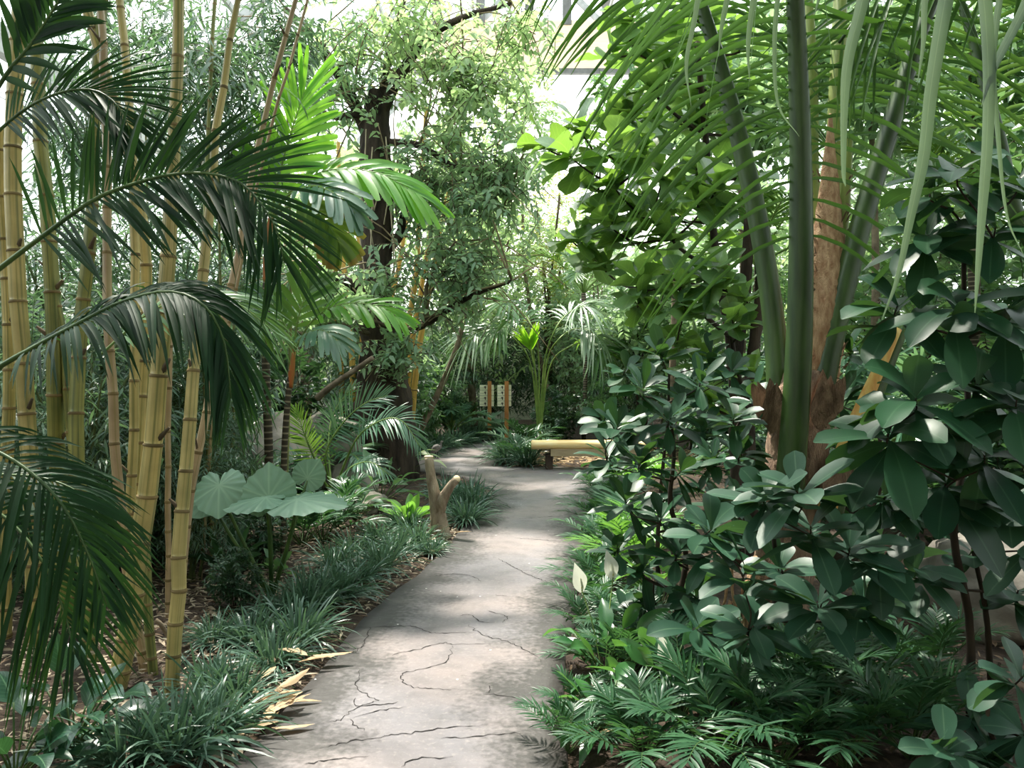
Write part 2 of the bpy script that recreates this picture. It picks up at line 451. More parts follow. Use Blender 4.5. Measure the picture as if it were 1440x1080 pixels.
def glass_mat(name, frost=0.0):
    m, nt, N, Lk = newmat(name)
    tr = N.new('ShaderNodeBsdfTransparent'); tr.inputs[0].default_value = (.94, .96, .95, 1)
    gl = N.new('ShaderNodeBsdfGlossy'); gl.inputs['Roughness'].default_value = .08
    mx = N.new('ShaderNodeMixShader'); mx.inputs[0].default_value = .06
    Lk.new(tr.outputs[0], mx.inputs[1]); Lk.new(gl.outputs[0], mx.inputs[2])
    o = mx.outputs[0]
    if frost:
        tl = N.new('ShaderNodeBsdfTranslucent'); tl.inputs[0].default_value = (.95, .95, .93, 1)
        m2 = N.new('ShaderNodeMixShader'); m2.inputs[0].default_value = frost
        Lk.new(o, m2.inputs[1]); Lk.new(tl.outputs[0], m2.inputs[2]); o = m2.outputs[0]
    out = N.new('ShaderNodeOutputMaterial'); Lk.new(o, out.inputs[0])
    return m


M['glass'] = glass_mat('roof_glass')
M['frosted'] = glass_mat('frosted_glass', .8)
# ------------------------------------------------------------------ plant makers
UP = np.array([0, 0, 1.0])


def rnd_dirs(n, zmin=-1, zmax=1):
    z = RNG.uniform(zmin, zmax, n); a = RNG.uniform(0, 2 * PI, n); r = np.sqrt(np.maximum(0, 1 - z * z))
    return np.stack([r * np.cos(a), r * np.sin(a), z], 1)


def frond(parent, pts, L, W, n, leaf='palm_dark', rach='rachis_dark', N0=(0, 0, 1), r=.008, t0=.15, ang=(68, 22), droop=.25,
          vee=20, prof='leaflet', jit=.06, lf=None, sides=(1, -1), ns=5, tip=True, name='frond', nseg=26, droop2=None, fold=.25, rt=.25, fan=0.0):
    """one feather leaf: a midrib along pts with two rows of leaflets"""
    P = catmull(pts, nseg)
    mb = MB(); tube(mb, P, np.interp(np.linspace(0, 1, nseg), [0, t0, 1], [r * 1.25, r, r * rt]), 6)
    fr = mb.build(name, M[rach], parent)
    T = nrm(np.gradient(P, axis=0))
    N0 = np.array(N0, float)
    lb = MB()
    ts = np.linspace(t0, .985, n)
    u = ts * (nseg - 1); i = np.minimum(u.astype(int), nseg - 2); f = (u - i)[:, None]
    pos = P[i] * (1 - f) + P[i + 1] * f
    TT = nrm(T[i] * (1 - f) + T[i + 1] * f)
    Nn = nrm(N0 - (TT @ N0)[:, None] * TT)
    S = np.cross(TT, Nn)
    q = (ts - t0) / (1 - t0)
    lens = L * (np.interp(q, [0, .15, .45, .75, 1], [.55, .85, 1, .8, .35]) if lf is None else np.interp(q, np.linspace(0, 1, len(lf)), lf))
    for sd in sides:
        a = np.radians(np.interp(q, [0, 1], ang) + RNG.normal(0, 3.5, n))[:, None]
        v = np.radians(vee + RNG.normal(0, 4, n))[:, None]
        D = np.cos(a) * TT + np.sin(a) * (sd * S * np.cos(v) + Nn * np.sin(v))
        D = nrm(D + RNG.normal(0, jit, (n, 3)))
        NL = nrm(Nn * np.cos(v) - sd * S * np.sin(v) + RNG.normal(0, .12, (n, 3)))
        dd = RNG.uniform(.7, 1.3, n) * (droop if droop2 is None else np.interp(q, [0, 1], [droop, droop2]))
        leaves(lb, pos, D, NL, lens * RNG.uniform(.9, 1.08, n), W * np.interp(q, [0, .3, 1], [.75, 1, .6]), dd, prof, ns, 2, fold)
    lb.build('leaflets', M[leaf], fr)
    return fr


def palm_fronds(parent, base, n, length, L, W, nl, elev=(70, 25), arch=.5, leaf='palm_mid', rach='rachis', az=None, seed=0, r=.008, droop=.3, t0=.25, stemlen=0, vee=20, **k):
    """a rosette of arching fronds leaving one growing point"""
    rs = np.random.default_rng(seed)
    for i in range(n):
        a = (az[i] if az is not None else i * 2.399 + rs.uniform(-.3, .3))
        e = math.radians(np.interp(i, [0, max(1, n - 1)], elev) + rs.uniform(-6, 6))
        ln = length * rs.uniform(.8, 1.1)
        h = np.array([math.cos(a), math.sin(a), 0]); ts = np.linspace(0, 1, 6)[:, None]
        P = np.asarray(base) + h * ln * math.cos(e) * ts + UP * (ln * math.sin(e) * ts - arch * ln * ts ** 2.2)
        frond(parent, P, L, W, nl, leaf, rach, N0=UP + h * -.4 if e < 1.3 else -h, r=r, droop=droop, t0=t0, vee=vee, **k)


def grass_clump(name, label, c, rad, h, n, group, leaf='grass', w=.009, cat='lilyturf', seed=1):
    root = thing(name, label, cat, c, group)
    rs = np.random.default_rng(seed); lb = MB()
    a = rs.uniform(0, 2 * PI, n); rr = rad * .35 * np.sqrt(rs.uniform(0, 1, n))
    O = np.asarray(c) + np.stack([rr * np.cos(a), rr * np.sin(a), np.full(n, .0)], 1)
    a2 = a + rs.normal(0, .5, n); el = np.radians(rs.uniform(22, 86, n))
    D = np.stack([np.cos(a2) * np.cos(el), np.sin(a2) * np.cos(el), np.sin(el)], 1)
    L = h * rs.uniform(.8, 1.5, n)
    leaves(lb, O, D, UP + D * .2 + rs.normal(0, .3, (n, 3)), L, w * rs.uniform(.7, 1.2, n), rs.uniform(.25, .75, n), 'strap', 6, 1, 0)
    lb.build('blades', M[leaf], root)
    # crown of old leaf bases
    mb = MB(); tube(mb, [np.asarray(c) + UP * -.02, np.asarray(c) + UP * .035], [rad * .36, rad * .2], 8, jit=.1)
    mb.build('root_crown', M['dry_brown'], root)
    return root


def rosette(lb, p, d, n, L, W, droop=.18, prof='obov', spread=(35, 88), wave=.05, rs=None, ns=8, na=2, fold=.22, petiole=None, pb=None):
    """a whorl of leaves round the shoot direction d at p"""
    rs = rs or RNG
    d = nrm(d); a = np.array([1, 0, 0.]) if abs(d[0]) < .8 else np.array([0, 1, 0.])
    s = nrm(np.cross(d, a)); u = np.cross(s, d)
    k = np.arange(n); az = k * 2.399 + rs.uniform(0, 6.28) + rs.normal(0, .15, n)
    sp = np.radians(np.interp(k, [0, max(1, n - 1)], spread) + rs.normal(0, 7, n))
    rad = s[None] * np.cos(az)[:, None] + u[None] * np.sin(az)[:, None]
    D = np.cos(sp)[:, None] * d + np.sin(sp)[:, None] * rad
    Nn = np.sin(sp)[:, None] * d - np.cos(sp)[:, None] * rad * 1.0 + UP * .5
    O = np.asarray(p) - d * (k[:, None] / max(1, n)) * L * .25
    if petiole:
        tips = O + D * petiole
        for a_, b_ in zip(O, tips): tube(pb, [a_, (a_ + b_) / 2, b_], .0028, 4)
        O = tips
    leaves(lb, O, D, Nn, L * rs.uniform(.75, 1.12, n), W * rs.uniform(.8, 1.1, n), droop * rs.uniform(.3, 1.8, n), prof, ns, na, fold, wave, wn=1.3)


def rosette_shrub(name, label, base, tips, L, W, group=None, leaf='obov', wood='stem_dark', nl=9, r=.012, prof='obov', seed=3, cat='shrub', stems=1, droop=.18, spread=(35, 95), extra=True, **k):
    """tips: list of (position, direction[, size]); every shoot ends in a whorl of leaves"""
    rs = np.random.default_rng(seed); root = thing(name, label, cat, base, group)
    lb, sb = MB(), MB(); base = np.asarray(base, float)
    top = max(t[0][2] for t in tips); cen = np.mean([t[0] for t in tips], 0)
    trunk = [base]; nT = 6
    for j in range(1, nT):
        f = j / (nT - 1)
        trunk.append(base * (1 - f) + np.array([cen[0] * .6 + base[0] * .4, cen[1] * .6 + base[1] * .4, base[2] + (top - base[2]) * .92]) * f + np.array([*rs.normal(0, .025, 2), 0]) - base * 0)
    trunk = catmull(trunk, 24)
    tube(sb, trunk, np.linspace(r, r * .45, 24), 7, jit=.05)
    nodes = [(q, r * (1 - .55 * i / 23)) for i, q in enumerate(trunk) if i > 5]
    axis = trunk[12]
    for t in sorted(tips, key=lambda t: np.linalg.norm((np.asarray(t[0]) - axis)[:2]) + .3 * abs(t[0][2] - axis[2])):
        p = np.asarray(t[0], float); d = nrm(t[1]); s = t[2] if len(t) > 2 else 1
        q0 = np.array([n_[0] for n_ in nodes]); v_ = p - q0; hd = np.linalg.norm(v_[:, :2], axis=1)
        cost = np.linalg.norm(v_, axis=1) + 2.2 * np.maximum(0, hd * .35 - v_[:, 2])
        j = int(np.argmin(cost)); low, rl = nodes[j]; rb = max(r * .22, rl * .62)
        P = catmull([low, low * .55 + p * .45 + np.array([*rs.normal(0, .02, 2), -.08 * np.linalg.norm(p - low)]), p - d * L * .25, p], 10)
        tube(sb, P, np.linspace(rb, max(.003, rb * .45), 10), 6, jit=.04)
        for k_ in (3, 5, 7): nodes.append((P[k_], rb * (1 - k_ * .06)))
        rosette(lb, p, d, int(nl * rs.uniform(.8, 1.2)), L * s, W * s, droop, prof, spread, rs=rs, **k)
        if extra:
            m_ = P[5:9] + rs.normal(0, .015, (4, 3)); D_ = nrm(rs.normal(0, 1, (4, 3)) * [1, 1, .5] + d * .4)
            leaves(lb, m_, D_, UP + rs.normal(0, .35, (4, 3)), L * s * rs.uniform(.7, 1, 4), W * s * .95, droop, prof, k.get('ns', 8), 2, .22, k.get('wave', .05), wn=1.3)
    sb.build('stem', M[wood], root)
    lb.build('foliage', M[leaf], root)
    return root


def auto_tips(c, R, n, seed=0, zup=.6, face=None):
    rs = np.random.default_rng(seed); out = []
    for i in range(n):
        d = rnd_dirs(1, -.5, 1)[0] if rs is None else None
        z = rs.uniform(-.35, 1); a = i * 2.399 + rs.uniform(-.5, .5); q = math.sqrt(max(0, 1 - z * z))
        v = np.array([q * math.cos(a), q * math.sin(a), z]); k = rs.uniform(.45, 1)
        p = np.asarray(c) + v * np.asarray(R) * k
        out.append((p, nrm(v * .8 + UP * zup + rs.normal(0, .15, 3)), rs.uniform(.8, 1.1)))
    return out


def twig_cloud(lb, sb, c, R, K, per, L, W, tl=.4, prof='ovate', droop=.25, rs=None, hollow=.35, trunkpt=None, wood_r=.004, ns=4, na=2, hang=0.0, spreadang=55, wave=0, flat=.3, sub=1):
    """K leafy twigs filling an ellipsoid c, R"""
    c = np.asarray(c, float); R = np.asarray(R, float)
    for i in range(K):
        v = nrm(rs.normal(0, 1, 3)); k = rs.uniform(hollow, 1) ** .6
        tipp = c + v * R * k
        d = nrm(v * R / max(R) * .8 + rs.normal(0, .45, 3) + UP * (.25 - hang))
        p0 = tipp - d * tl
        mid = (p0 + tipp) / 2 + UP * .04 * tl
        P = catmull([p0, mid, tipp - UP * tl * (.08 + hang * .3)], 6)
        if sb is not None: tube(sb, P, np.linspace(wood_r, wood_r * .4, 6), 3, cap=False)
        n = per; q = np.linspace(.1, 1, n); ii = np.minimum((q * 5).astype(int), 4); ff = (q * 5 - ii)[:, None]
        pos = P[ii] * (1 - ff) + P[ii + 1] * ff
        T = nrm(P[-1] - P[0]); s = nrm(np.cross(T, UP + rs.normal(0, .2, 3))); u = np.cross(s, T)
        sd = np.where(np.arange(n) % 2 == 0, 1, -1)[:, None]
        a = np.radians(spreadang + rs.normal(0, 14, n))[:, None]
        D = nrm(np.cos(a) * T + np.sin(a) * (sd * s + u * rs.normal(0, flat, (n, 1))) - UP * hang * .6)
        NN = nrm(u + rs.normal(0, .35, (n, 3)) + UP * .4)
        leaves(lb, pos, D, NN, L * rs.uniform(.65, 1.15, n), W * rs.uniform(.75, 1.15, n), droop * rs.uniform(.2, 1.8, n), prof, ns, na, .25, wave, wn=1.2)


def bush(name, label, base, h, R, K, per, L, W, leaf='broad_dark', wood='stem_dark', group=None, cat='shrub', prof='ovate', tl=.35, seed=1, droop=.25, stems=5, hang=0., cz=.55, **k):
    """multi-stemmed leafy shrub standing at base"""
    rs = np.random.default_rng(seed); root = thing(name, label, cat, base, group); base = np.asarray(base, float)
    lb, sb = MB(), MB()
    c = base + UP * h * cz; RR = np.array([R, R, h * (1 - cz)])
    for i in range(stems):
        v = nrm(rs.normal(0, 1, 3)); v[2] = abs(v[2])
        tube(sb, catmull([base + np.array([*rs.normal(0, .04, 2), -.03]), (base + c) / 2 + rs.normal(0, .08, 3) * R, c + v * RR * .6], 10), np.linspace(.014, .004, 10) * max(1, h / 1.6), 5)
    if cz > .5: twig_cloud(lb, sb, c - UP * h * .18, RR * .85, K // 3, per, L, W, tl, prof, droop, rs, hang=hang, **k)
    twig_cloud(lb, sb, c, RR, K - (K // 3 if cz > .5 else 0), per, L, W, tl, prof, droop, rs, hang=hang, **k)
    sb.build('stem', M[wood], root); lb.build('foliage', M[leaf], root)
    return root


def bamboo_culm(label, pts, w, mat='bamboo_y', seg=.24, r_top=.6, group='thick culms of the bamboo clump', name='bamboo_culm', buds=.3, node_d=1.12, cat='bamboo'):
    """pts: list of (px, py, depth); the first one is the foot, w the radius in metres"""
    P0 = [at(*p) for p in pts]
    if P0[0][2] < .35: P0[0][2] = -.03
    L = sum(np.linalg.norm(P0[i + 1] - P0[i]) for i in range(len(P0) - 1))
    fine = catmull(P0, 240)
    d = np.concatenate([[0], np.cumsum(np.linalg.norm(np.diff(fine, axis=0), axis=1))]); L = d[-1]
    rs = np.random.default_rng(int(abs(P0[0][0]) * 1000) + len(label))
    S, Rr, mt = [0], [1.0], []
    s = rs.uniform(.06, .16); nodes = []
    while s < L - .05:
        k = min(1.0, .55 + s * .4)
        nodes.append(s)
        for o, q in ((-.018, 1.0), (-.006, 1.03), (0, node_d), (.006, 1.05), (.011, .96), (.03, .99)):
            S.append(s + o); Rr.append(q)
        s += seg * k * rs.uniform(.85, 1.15)
    S.append(L); Rr.append(1.0)
    S = np.array(S); Rr = np.array(Rr)
    P = np.stack([np.interp(S, d, fine[:, i]) for i in range(3)], 1)
    # the culm zigzags a little from node to node
    P[:, 0] += np.interp(S, [0] + nodes + [L], np.concatenate([[0], rs.normal(0, .004, len(nodes)), [0]]))
    rad = w * np.interp(S / L, [0, .2, 1], [1.0, 1.0, r_top]) * Rr
    root = thing(name, label, cat, P0[0], group)
    mb = MB(); ns = 14
    n0 = len(P)
    tube(mb, P, rad, ns, cap=False)
    # node bands get their own material
    rows = n0 - 1; mat_id = np.zeros((rows, ns), int)
    for j in range(len(nodes)):
        b = 1 + j * 6
        mat_id[b + 1:b + 4] = 1
    mb.m[0] = mat_id.ravel().astype(np.int32)
    mb.uv[0][:, 0] = np.tile(np.abs(np.linspace(-1, 1, ns, endpoint=False)), n0)
    mb.build('culm', [M[mat], M['node']], root)
    # buds and cut side shoots at some nodes
    for s in nodes:
        if rs.uniform() < buds and s > .5:
            p = np.array([np.interp(s, d, fine[:, i]) for i in range(3)])
            a = rs.uniform(-2.6, -.5) ; dv = nrm(np.array([math.cos(a), math.sin(a) * .5, .75]))
            b = MB(); ln = rs.uniform(.03, .09)
            tube(b, [p, p + dv * w * 1.1, p + dv * (w + ln)], [w * .4, w * .3, w * .16], 6, jit=.08)
            b.build('side_shoot', M['twig'], root)
    return root


def trunk_mesh(pts, rad, name, mat, parent, n=30, ns=16, jit=.06):
    P = catmull(pts, n); R = np.interp(np.linspace(0, 1, n), np.linspace(0, 1, len(rad)), rad)
    b = MB(); tube(b, P, R, ns, jit=jit); return b.build(name, M[mat], parent)


def rock(label, c, s, seed, name='boulder'):
    import bmesh
    bm = bmesh.new(); bmesh.ops.create_icosphere(bm, subdivisions=4, radius=1)
    from mathutils import noise
    for v in bm.verts:
        p = v.co.normalized(); o = Vector((seed * 7.1, 0, 0))
        k = 1 + .28 * noise.noise(p * 1.3 + o) + .12 * noise.noise(p * 3.5 + o) + .04 * noise.noise(p * 9 + o)
        v.co = Vector((p.x * s[0], p.y * s[1], p.z * s[2])) * k
    me = bpy.data.meshes.new(name); bm.to_mesh(me); bm.free()
    for p in me.polygons: p.use_smooth = True
    me.materials.append(M['rock'])
    o = bpy.data.objects.new(name, me); COL.objects.link(o); o.location = [float(v) for v in c]
    return tagp(o, label, 'rock')
# ================================================================== CAMERA, LIGHT
cam = bpy.data.cameras.new('camera'); co = bpy.data.objects.new('camera', cam); COL.objects.link(co)
cam.sensor_width = 36; cam.lens = 36 * F / 1440; cam.shift_y = (HOR - 540) / 1440
co.location = (0, 0, H); co.rotation_euler = (PI / 2, 0, 0); SC.camera = co
cam.clip_start = .05

w = bpy.data.worlds.new('world'); SC.world = w; w.use_nodes = True
wn = w.node_tree.nodes; wl = w.node_tree.links
bg = wn['Background']; tc = wn.new('ShaderNodeTexCoord'); sp = wn.new('ShaderNodeSeparateXYZ'); mr = wn.new('ShaderNodeMapRange')
wl.new(tc.outputs['Generated'], sp.inputs[0]); wl.new(sp.outputs['Z'], mr.inputs[0])
mr.inputs[1].default_value = -.05; mr.inputs[2].default_value = .35
mixn = wn.new('ShaderNodeMix'); mixn.data_type = 'RGBA'; wl.new(mr.outputs[0], mixn.inputs[0])
mixn.inputs[6].default_value = (.5, .52, .5, 1); mixn.inputs[7].default_value = (.90, .97, 1.0, 1)
wl.new(mixn.outputs[2], bg.inputs[0]); bg.inputs[1].default_value = WORLD_STRENGTH = 4.2

sun = bpy.data.lights.new('sun', 'SUN'); so = bpy.data.objects.new('sun', sun); COL.objects.link(so)
sun.energy = 16; sun.angle = math.radians(3.5); sun.color = (1, .93, .82)
sd = nrm(np.array([-.28, .42, 1.0]))      # direction towards the sun: high, beyond the scene and a little to one side
so.rotation_euler = Vector(sd).to_track_quat('Z', 'Y').to_euler()
vs = SC.view_settings; vs.view_transform = 'Standard'; vs.look = 'None'; vs.gamma = 1; vs.use_curve_mapping = False
vs.exposure = -.25

# ================================================================== SETTING
def struct(o):
    o['kind'] = 'structure'; return o


# soil
gx, gy = np.meshgrid(np.linspace(-11, 12, 140), np.linspace(-4, 27, 180))
from mathutils import noise as _ns
PATH_ROWS = [(Y_, xl, xr) for Y_, xl, xr in (
    (-2.5, -.95, .15), (0.5, -1.0, .15), (2.2, -1.04, .16))]
for py, pl, pr in ((1080, 325, 800), (1040, 360, 795), (983, 413, 790), (927, 463, 792), (893, 488, 800), (840, 545, 812), (805, 590, 820), (770, 628, 824),
                   (740, 652, 828), (700, 690, 838), (688, 694, 845), (671, 655, 872), (664, 600, 905), (658, 510, 925), (656, 500, 706), (650, 500, 703), (643, 560, 700),
                   (638, 598, 702), (631, 618, 706), (621, 676, 716), (615, 716, 738)):
    Y_ = H * F / (py - HOR); PATH_ROWS.append((Y_, (pl - 720) / F * Y_, (pr - 720) / F * Y_))
PR = np.array(PATH_ROWS)
gz = np.zeros_like(gx)
for a in range(gx.shape[0]):
    for b in range(gx.shape[1]):
        x, y = gx[a, b], gy[a, b]
        l = np.interp(y, PR[:, 0], PR[:, 1]); r = np.interp(y, PR[:, 0], PR[:, 2])
        d = max(l - x, x - r, 0) if y < 18.4 else 1
        gz[a, b] = -.035 + min(d, 1.2) * .035 + (.03 * _ns.noise(Vector((x * 1.3, y * 1.3, 0))) if d > .1 else 0)
mb = MB(); idx = np.arange(gx.size).reshape(gx.shape)
mb.add(np.stack([gx, gy, gz], -1), np.stack([idx[:-1, :-1], idx[:-1, 1:], idx[1:, 1:], idx[1:, :-1]], -1))
struct(mb.build('floor', M['soil']))

# path
rows = []
for k in range(len(PR) - 1):
    y0, y1 = PR[k, 0], PR[k + 1, 0]; n = max(1, int((y1 - y0) / .12))
    for j in range(n):
        f = j / n; rows.append(PR[k] * (1 - f) + PR[k + 1] * f)
rows.append(PR[-1]); rows = np.array(rows)
u = np.linspace(0, 1, 15)
wob = np.array([[_ns.noise(Vector((y * 2.1, 3, 0))), _ns.noise(Vector((y * 2.1, 9, 0)))] for y in rows[:, 0]]) * .04
xl = rows[:, 1] + wob[:, 0]; xr = rows[:, 2] + wob[:, 1]
X = xl[:, None] * (1 - u) + xr[:, None] * u
Yg = np.broadcast_to(rows[:, 0][:, None], X.shape)
Z = np.zeros_like(X)
V = np.stack([X, Yg, Z], -1)
skirtL = V[:, :1] + np.array([-.015, 0, -.06]); skirtR = V[:, -1:] + np.array([.015, 0, -.06])
V = np.concatenate([skirtL, V, skirtR], 1); uu = np.concatenate([[0], u, [1]])
idx = np.arange(V.shape[0] * V.shape[1]).reshape(V.shape[:2])
mb = MB(); mb.add(V, np.stack([idx[:-1, :-1], idx[:-1, 1:], idx[1:, 1:], idx[1:, :-1]], -1),
                  np.stack(np.broadcast_arrays(uu[None], V[..., 1]), -1))
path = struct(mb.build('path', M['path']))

CR = [[(60, 490), (200, 485), (300, 485), (380, 510), (450, 512), (560, 510)], [(500, 440), (530, 432), (560, 440), (590, 465), (650, 467)],
      [(540, 475), (600, 520), (690, 545), (770, 580), (860, 635)], [(210, 605), (330, 575), (430, 555), (480, 560), (630, 560)],
      [(470, 565), (445, 630), (340, 665), (255, 690), (300, 735), (390, 742), (500, 745)], [(85, 665), (70, 745), (145, 795), (80, 820), (0, 875), (-60, 890)],
      [(50, 870), (140, 845), (200, 835), (280, 828)], [(60, 785), (60, 815), (170, 812), (240, 800)], [(40, 875), (60, 900), (100, 925)],
      [(-90, 1000), (0, 975), (160, 950), (280, 935), (460, 910), (620, 900)], [(420, 958), (600, 945), (770, 932)], [(600, 765), (680, 775), (750, 785)], [(632, 730), (622, 765)],
      [(370, 275), (430, 265), (500, 262), (560, 275), (590, 295)], [(660, 195), (760, 250), (880, 300), (950, 320)], [(880, 225), (1000, 245)], [(620, 418), (700, 440), (690, 470)],
      [(-160, 1065), (-20, 1045), (120, 1030)], [(250, 1075), (330, 1040), (470, 1035)], [(650, 350), (700, 355)], [(120, 485), (90, 560), (30, 600)], [(730, 110), (840, 118), (960, 130)],
      [(740, 30), (900, 20), (1010, 30)], [(640, -160), (800, -190), (900, -200)]]
mb = MB(); rs = np.random.default_rng(5)
for c in CR:
    P = np.array([gd(480 + x / 3, 720 + y / 3) for x, y in c])
    n = max(8, int(sum(np.linalg.norm(P[i + 1] - P[i]) for i in range(len(P) - 1)) / .018))
    Q = catmull(P, n); Q[:, 2] = .0022
    T = nrm(np.gradient(Q, axis=0)); S = np.cross(T, UP)
    Q += S * (rs.normal(0, .006, (n, 1)) + np.cumsum(rs.normal(0, .0015, (n, 1)), 0))
    wv = (.0012 + .0024 * rs.uniform(0, 1, n) ** 2) * np.interp(np.linspace(0, 1, n), [0, .15, .8, 1], [.3, 1, 1, .2]) * Q[:, 1] ** .35 / 1.3
    V = np.stack([Q - S * wv[:, None], Q + S * wv[:, None]], 1); i = np.arange(2 * n).reshape(n, 2)
    mb.add(V, np.stack([i[:-1, 0], i[:-1, 1], i[1:, 1], i[1:, 0]], -1))
ck = mb.build('cracks', M['crack'], path); ck['kind'] = 'stuff'

# greenhouse shell
XL, XR, YB, YF, EV, RG, XC = -7.4, 9.2, 25.0, -4.0, 6.4, 14.6, .9


def pane(name, pts, mat):
    mb = MB(); mb.add(np.array(pts, float), [[0, 1, 2, 3]]); return struct(mb.build(name, mat, smooth=False))


pane('ceiling', [(XL, YF, EV), (XC, YF, RG), (XC, YB, RG), (XL, YB, EV)], M['glass'])
pane('ceiling', [(XC, YF, RG), (XR, YF, EV), (XR, YB, EV), (XC, YB, RG)], M['glass'])
mb = MB(); box(mb, (XL - .1, (YF + YB) / 2, 1.4), (.2, YB - YF, 2.8)); struct(mb.build('wall_left', M['plaster'], smooth=False))
mb = MB(); box(mb, (XR + .1, (YF + YB) / 2, 1.4), (.2, YB - YF, 2.8)); struct(mb.build('wall_right', M['plaster'], smooth=False))
pane('window_1', [(XL, YF, 2.8), (XL, YB, 2.8), (XL, YB, EV), (XL, YF, EV)], M['glass'])
pane('window_2', [(XR, YF, 2.8), (XR, YB, 2.8), (XR, YB, EV), (XR, YF, EV)], M['glass'])
mb = MB(); box(mb, ((XL + XR) / 2, YB + .1, 1.5), (XR - XL, .2, 3)); struct(mb.build('wall_back', M['plaster'], smooth=False))
pane('window_3', [(XL, YB, 3), (XR, YB, 3), (XR, YB, EV), (XL, YB, EV)], M['frosted'])
k = (11.1 - EV) / (RG - EV)
pane('window_4', [(XL, YB, EV), (XR, YB, EV), (XR + (XC - XR) * k, YB, 11.1), (XL + (XC - XL) * k, YB, 11.1)], M['frosted'])
pane('window_5', [(XL + (XC - XL) * k, YB, 12.7), (XR + (XC - XR) * k, YB, 12.7), (XC + .1, YB, RG), (XC - .1, YB, RG)], M['glass'])
mb = MB(); box(mb, (XC, YF - .1, 3.2), (XR - XL, .2, 6.4)); struct(mb.build('wall_front', M['plaster'], smooth=False))  # unseen wall behind the camera, raised to darken the foreground
mb = MB(); box(mb, (XC, YB - .1, 11.9), (8, .12, 1.6)); struct(mb.build('trim_30', M['wood_band'], smooth=False))
mb = MB(); box(mb, (XC, YB - .2, 11.05), (8.4, .16, .16)); struct(mb.build('trim_1', M['steel_dark'], smooth=False))
for i, x in enumerate((.55, 1.75, 3.0, -1.0, -2.4)):
    mb = MB(); box(mb, (x, YB - .12, 13.2), (.28, .14, 1.3)); struct(mb.build('trim_%d' % (i + 2), M['steel_dark'], smooth=False))
for i, y in enumerate(np.arange(YF, YB + .1, 4.83)):
    mb = MB(); beam(mb, (XL, y, EV), (XC, y, RG), .1, .2); beam(mb, (XC, y, RG), (XR, y, EV), .1, .2)
    box(mb, (XL, y, EV / 2), (.14, .14, EV)); box(mb, (XR, y, EV / 2), (.14, .14, EV))
    struct(mb.build('trim_%d' % (i + 10), M['steel'], smooth=False))
mb = MB(); beam(mb, (XL + .05, YF, EV - .1), (XL + .05, YB, EV - .1), .18, .42); struct(mb.build('trim_20', M['steel'], smooth=False))
mb = MB(); beam(mb, (XR - .05, YF, EV - .1), (XR - .05, YB, EV - .1), .18, .42); struct(mb.build('trim_21', M['steel'], smooth=False))
mb = MB(); beam(mb, (XC, YF, RG), (XC, YB, RG), .14, .25)
for f in (.25, .5, .75):
    beam(mb, (XL + (XC - XL) * f, YF, EV + (RG - EV) * f), (XL + (XC - XL) * f, YB, EV + (RG - EV) * f), .07, .12)
    beam(mb, (XR + (XC - XR) * f, YF, EV + (RG - EV) * f), (XR + (XC - XR) * f, YB, EV + (RG - EV) * f), .07, .12)
struct(mb.build('trim_22', M['steel'], smooth=False))

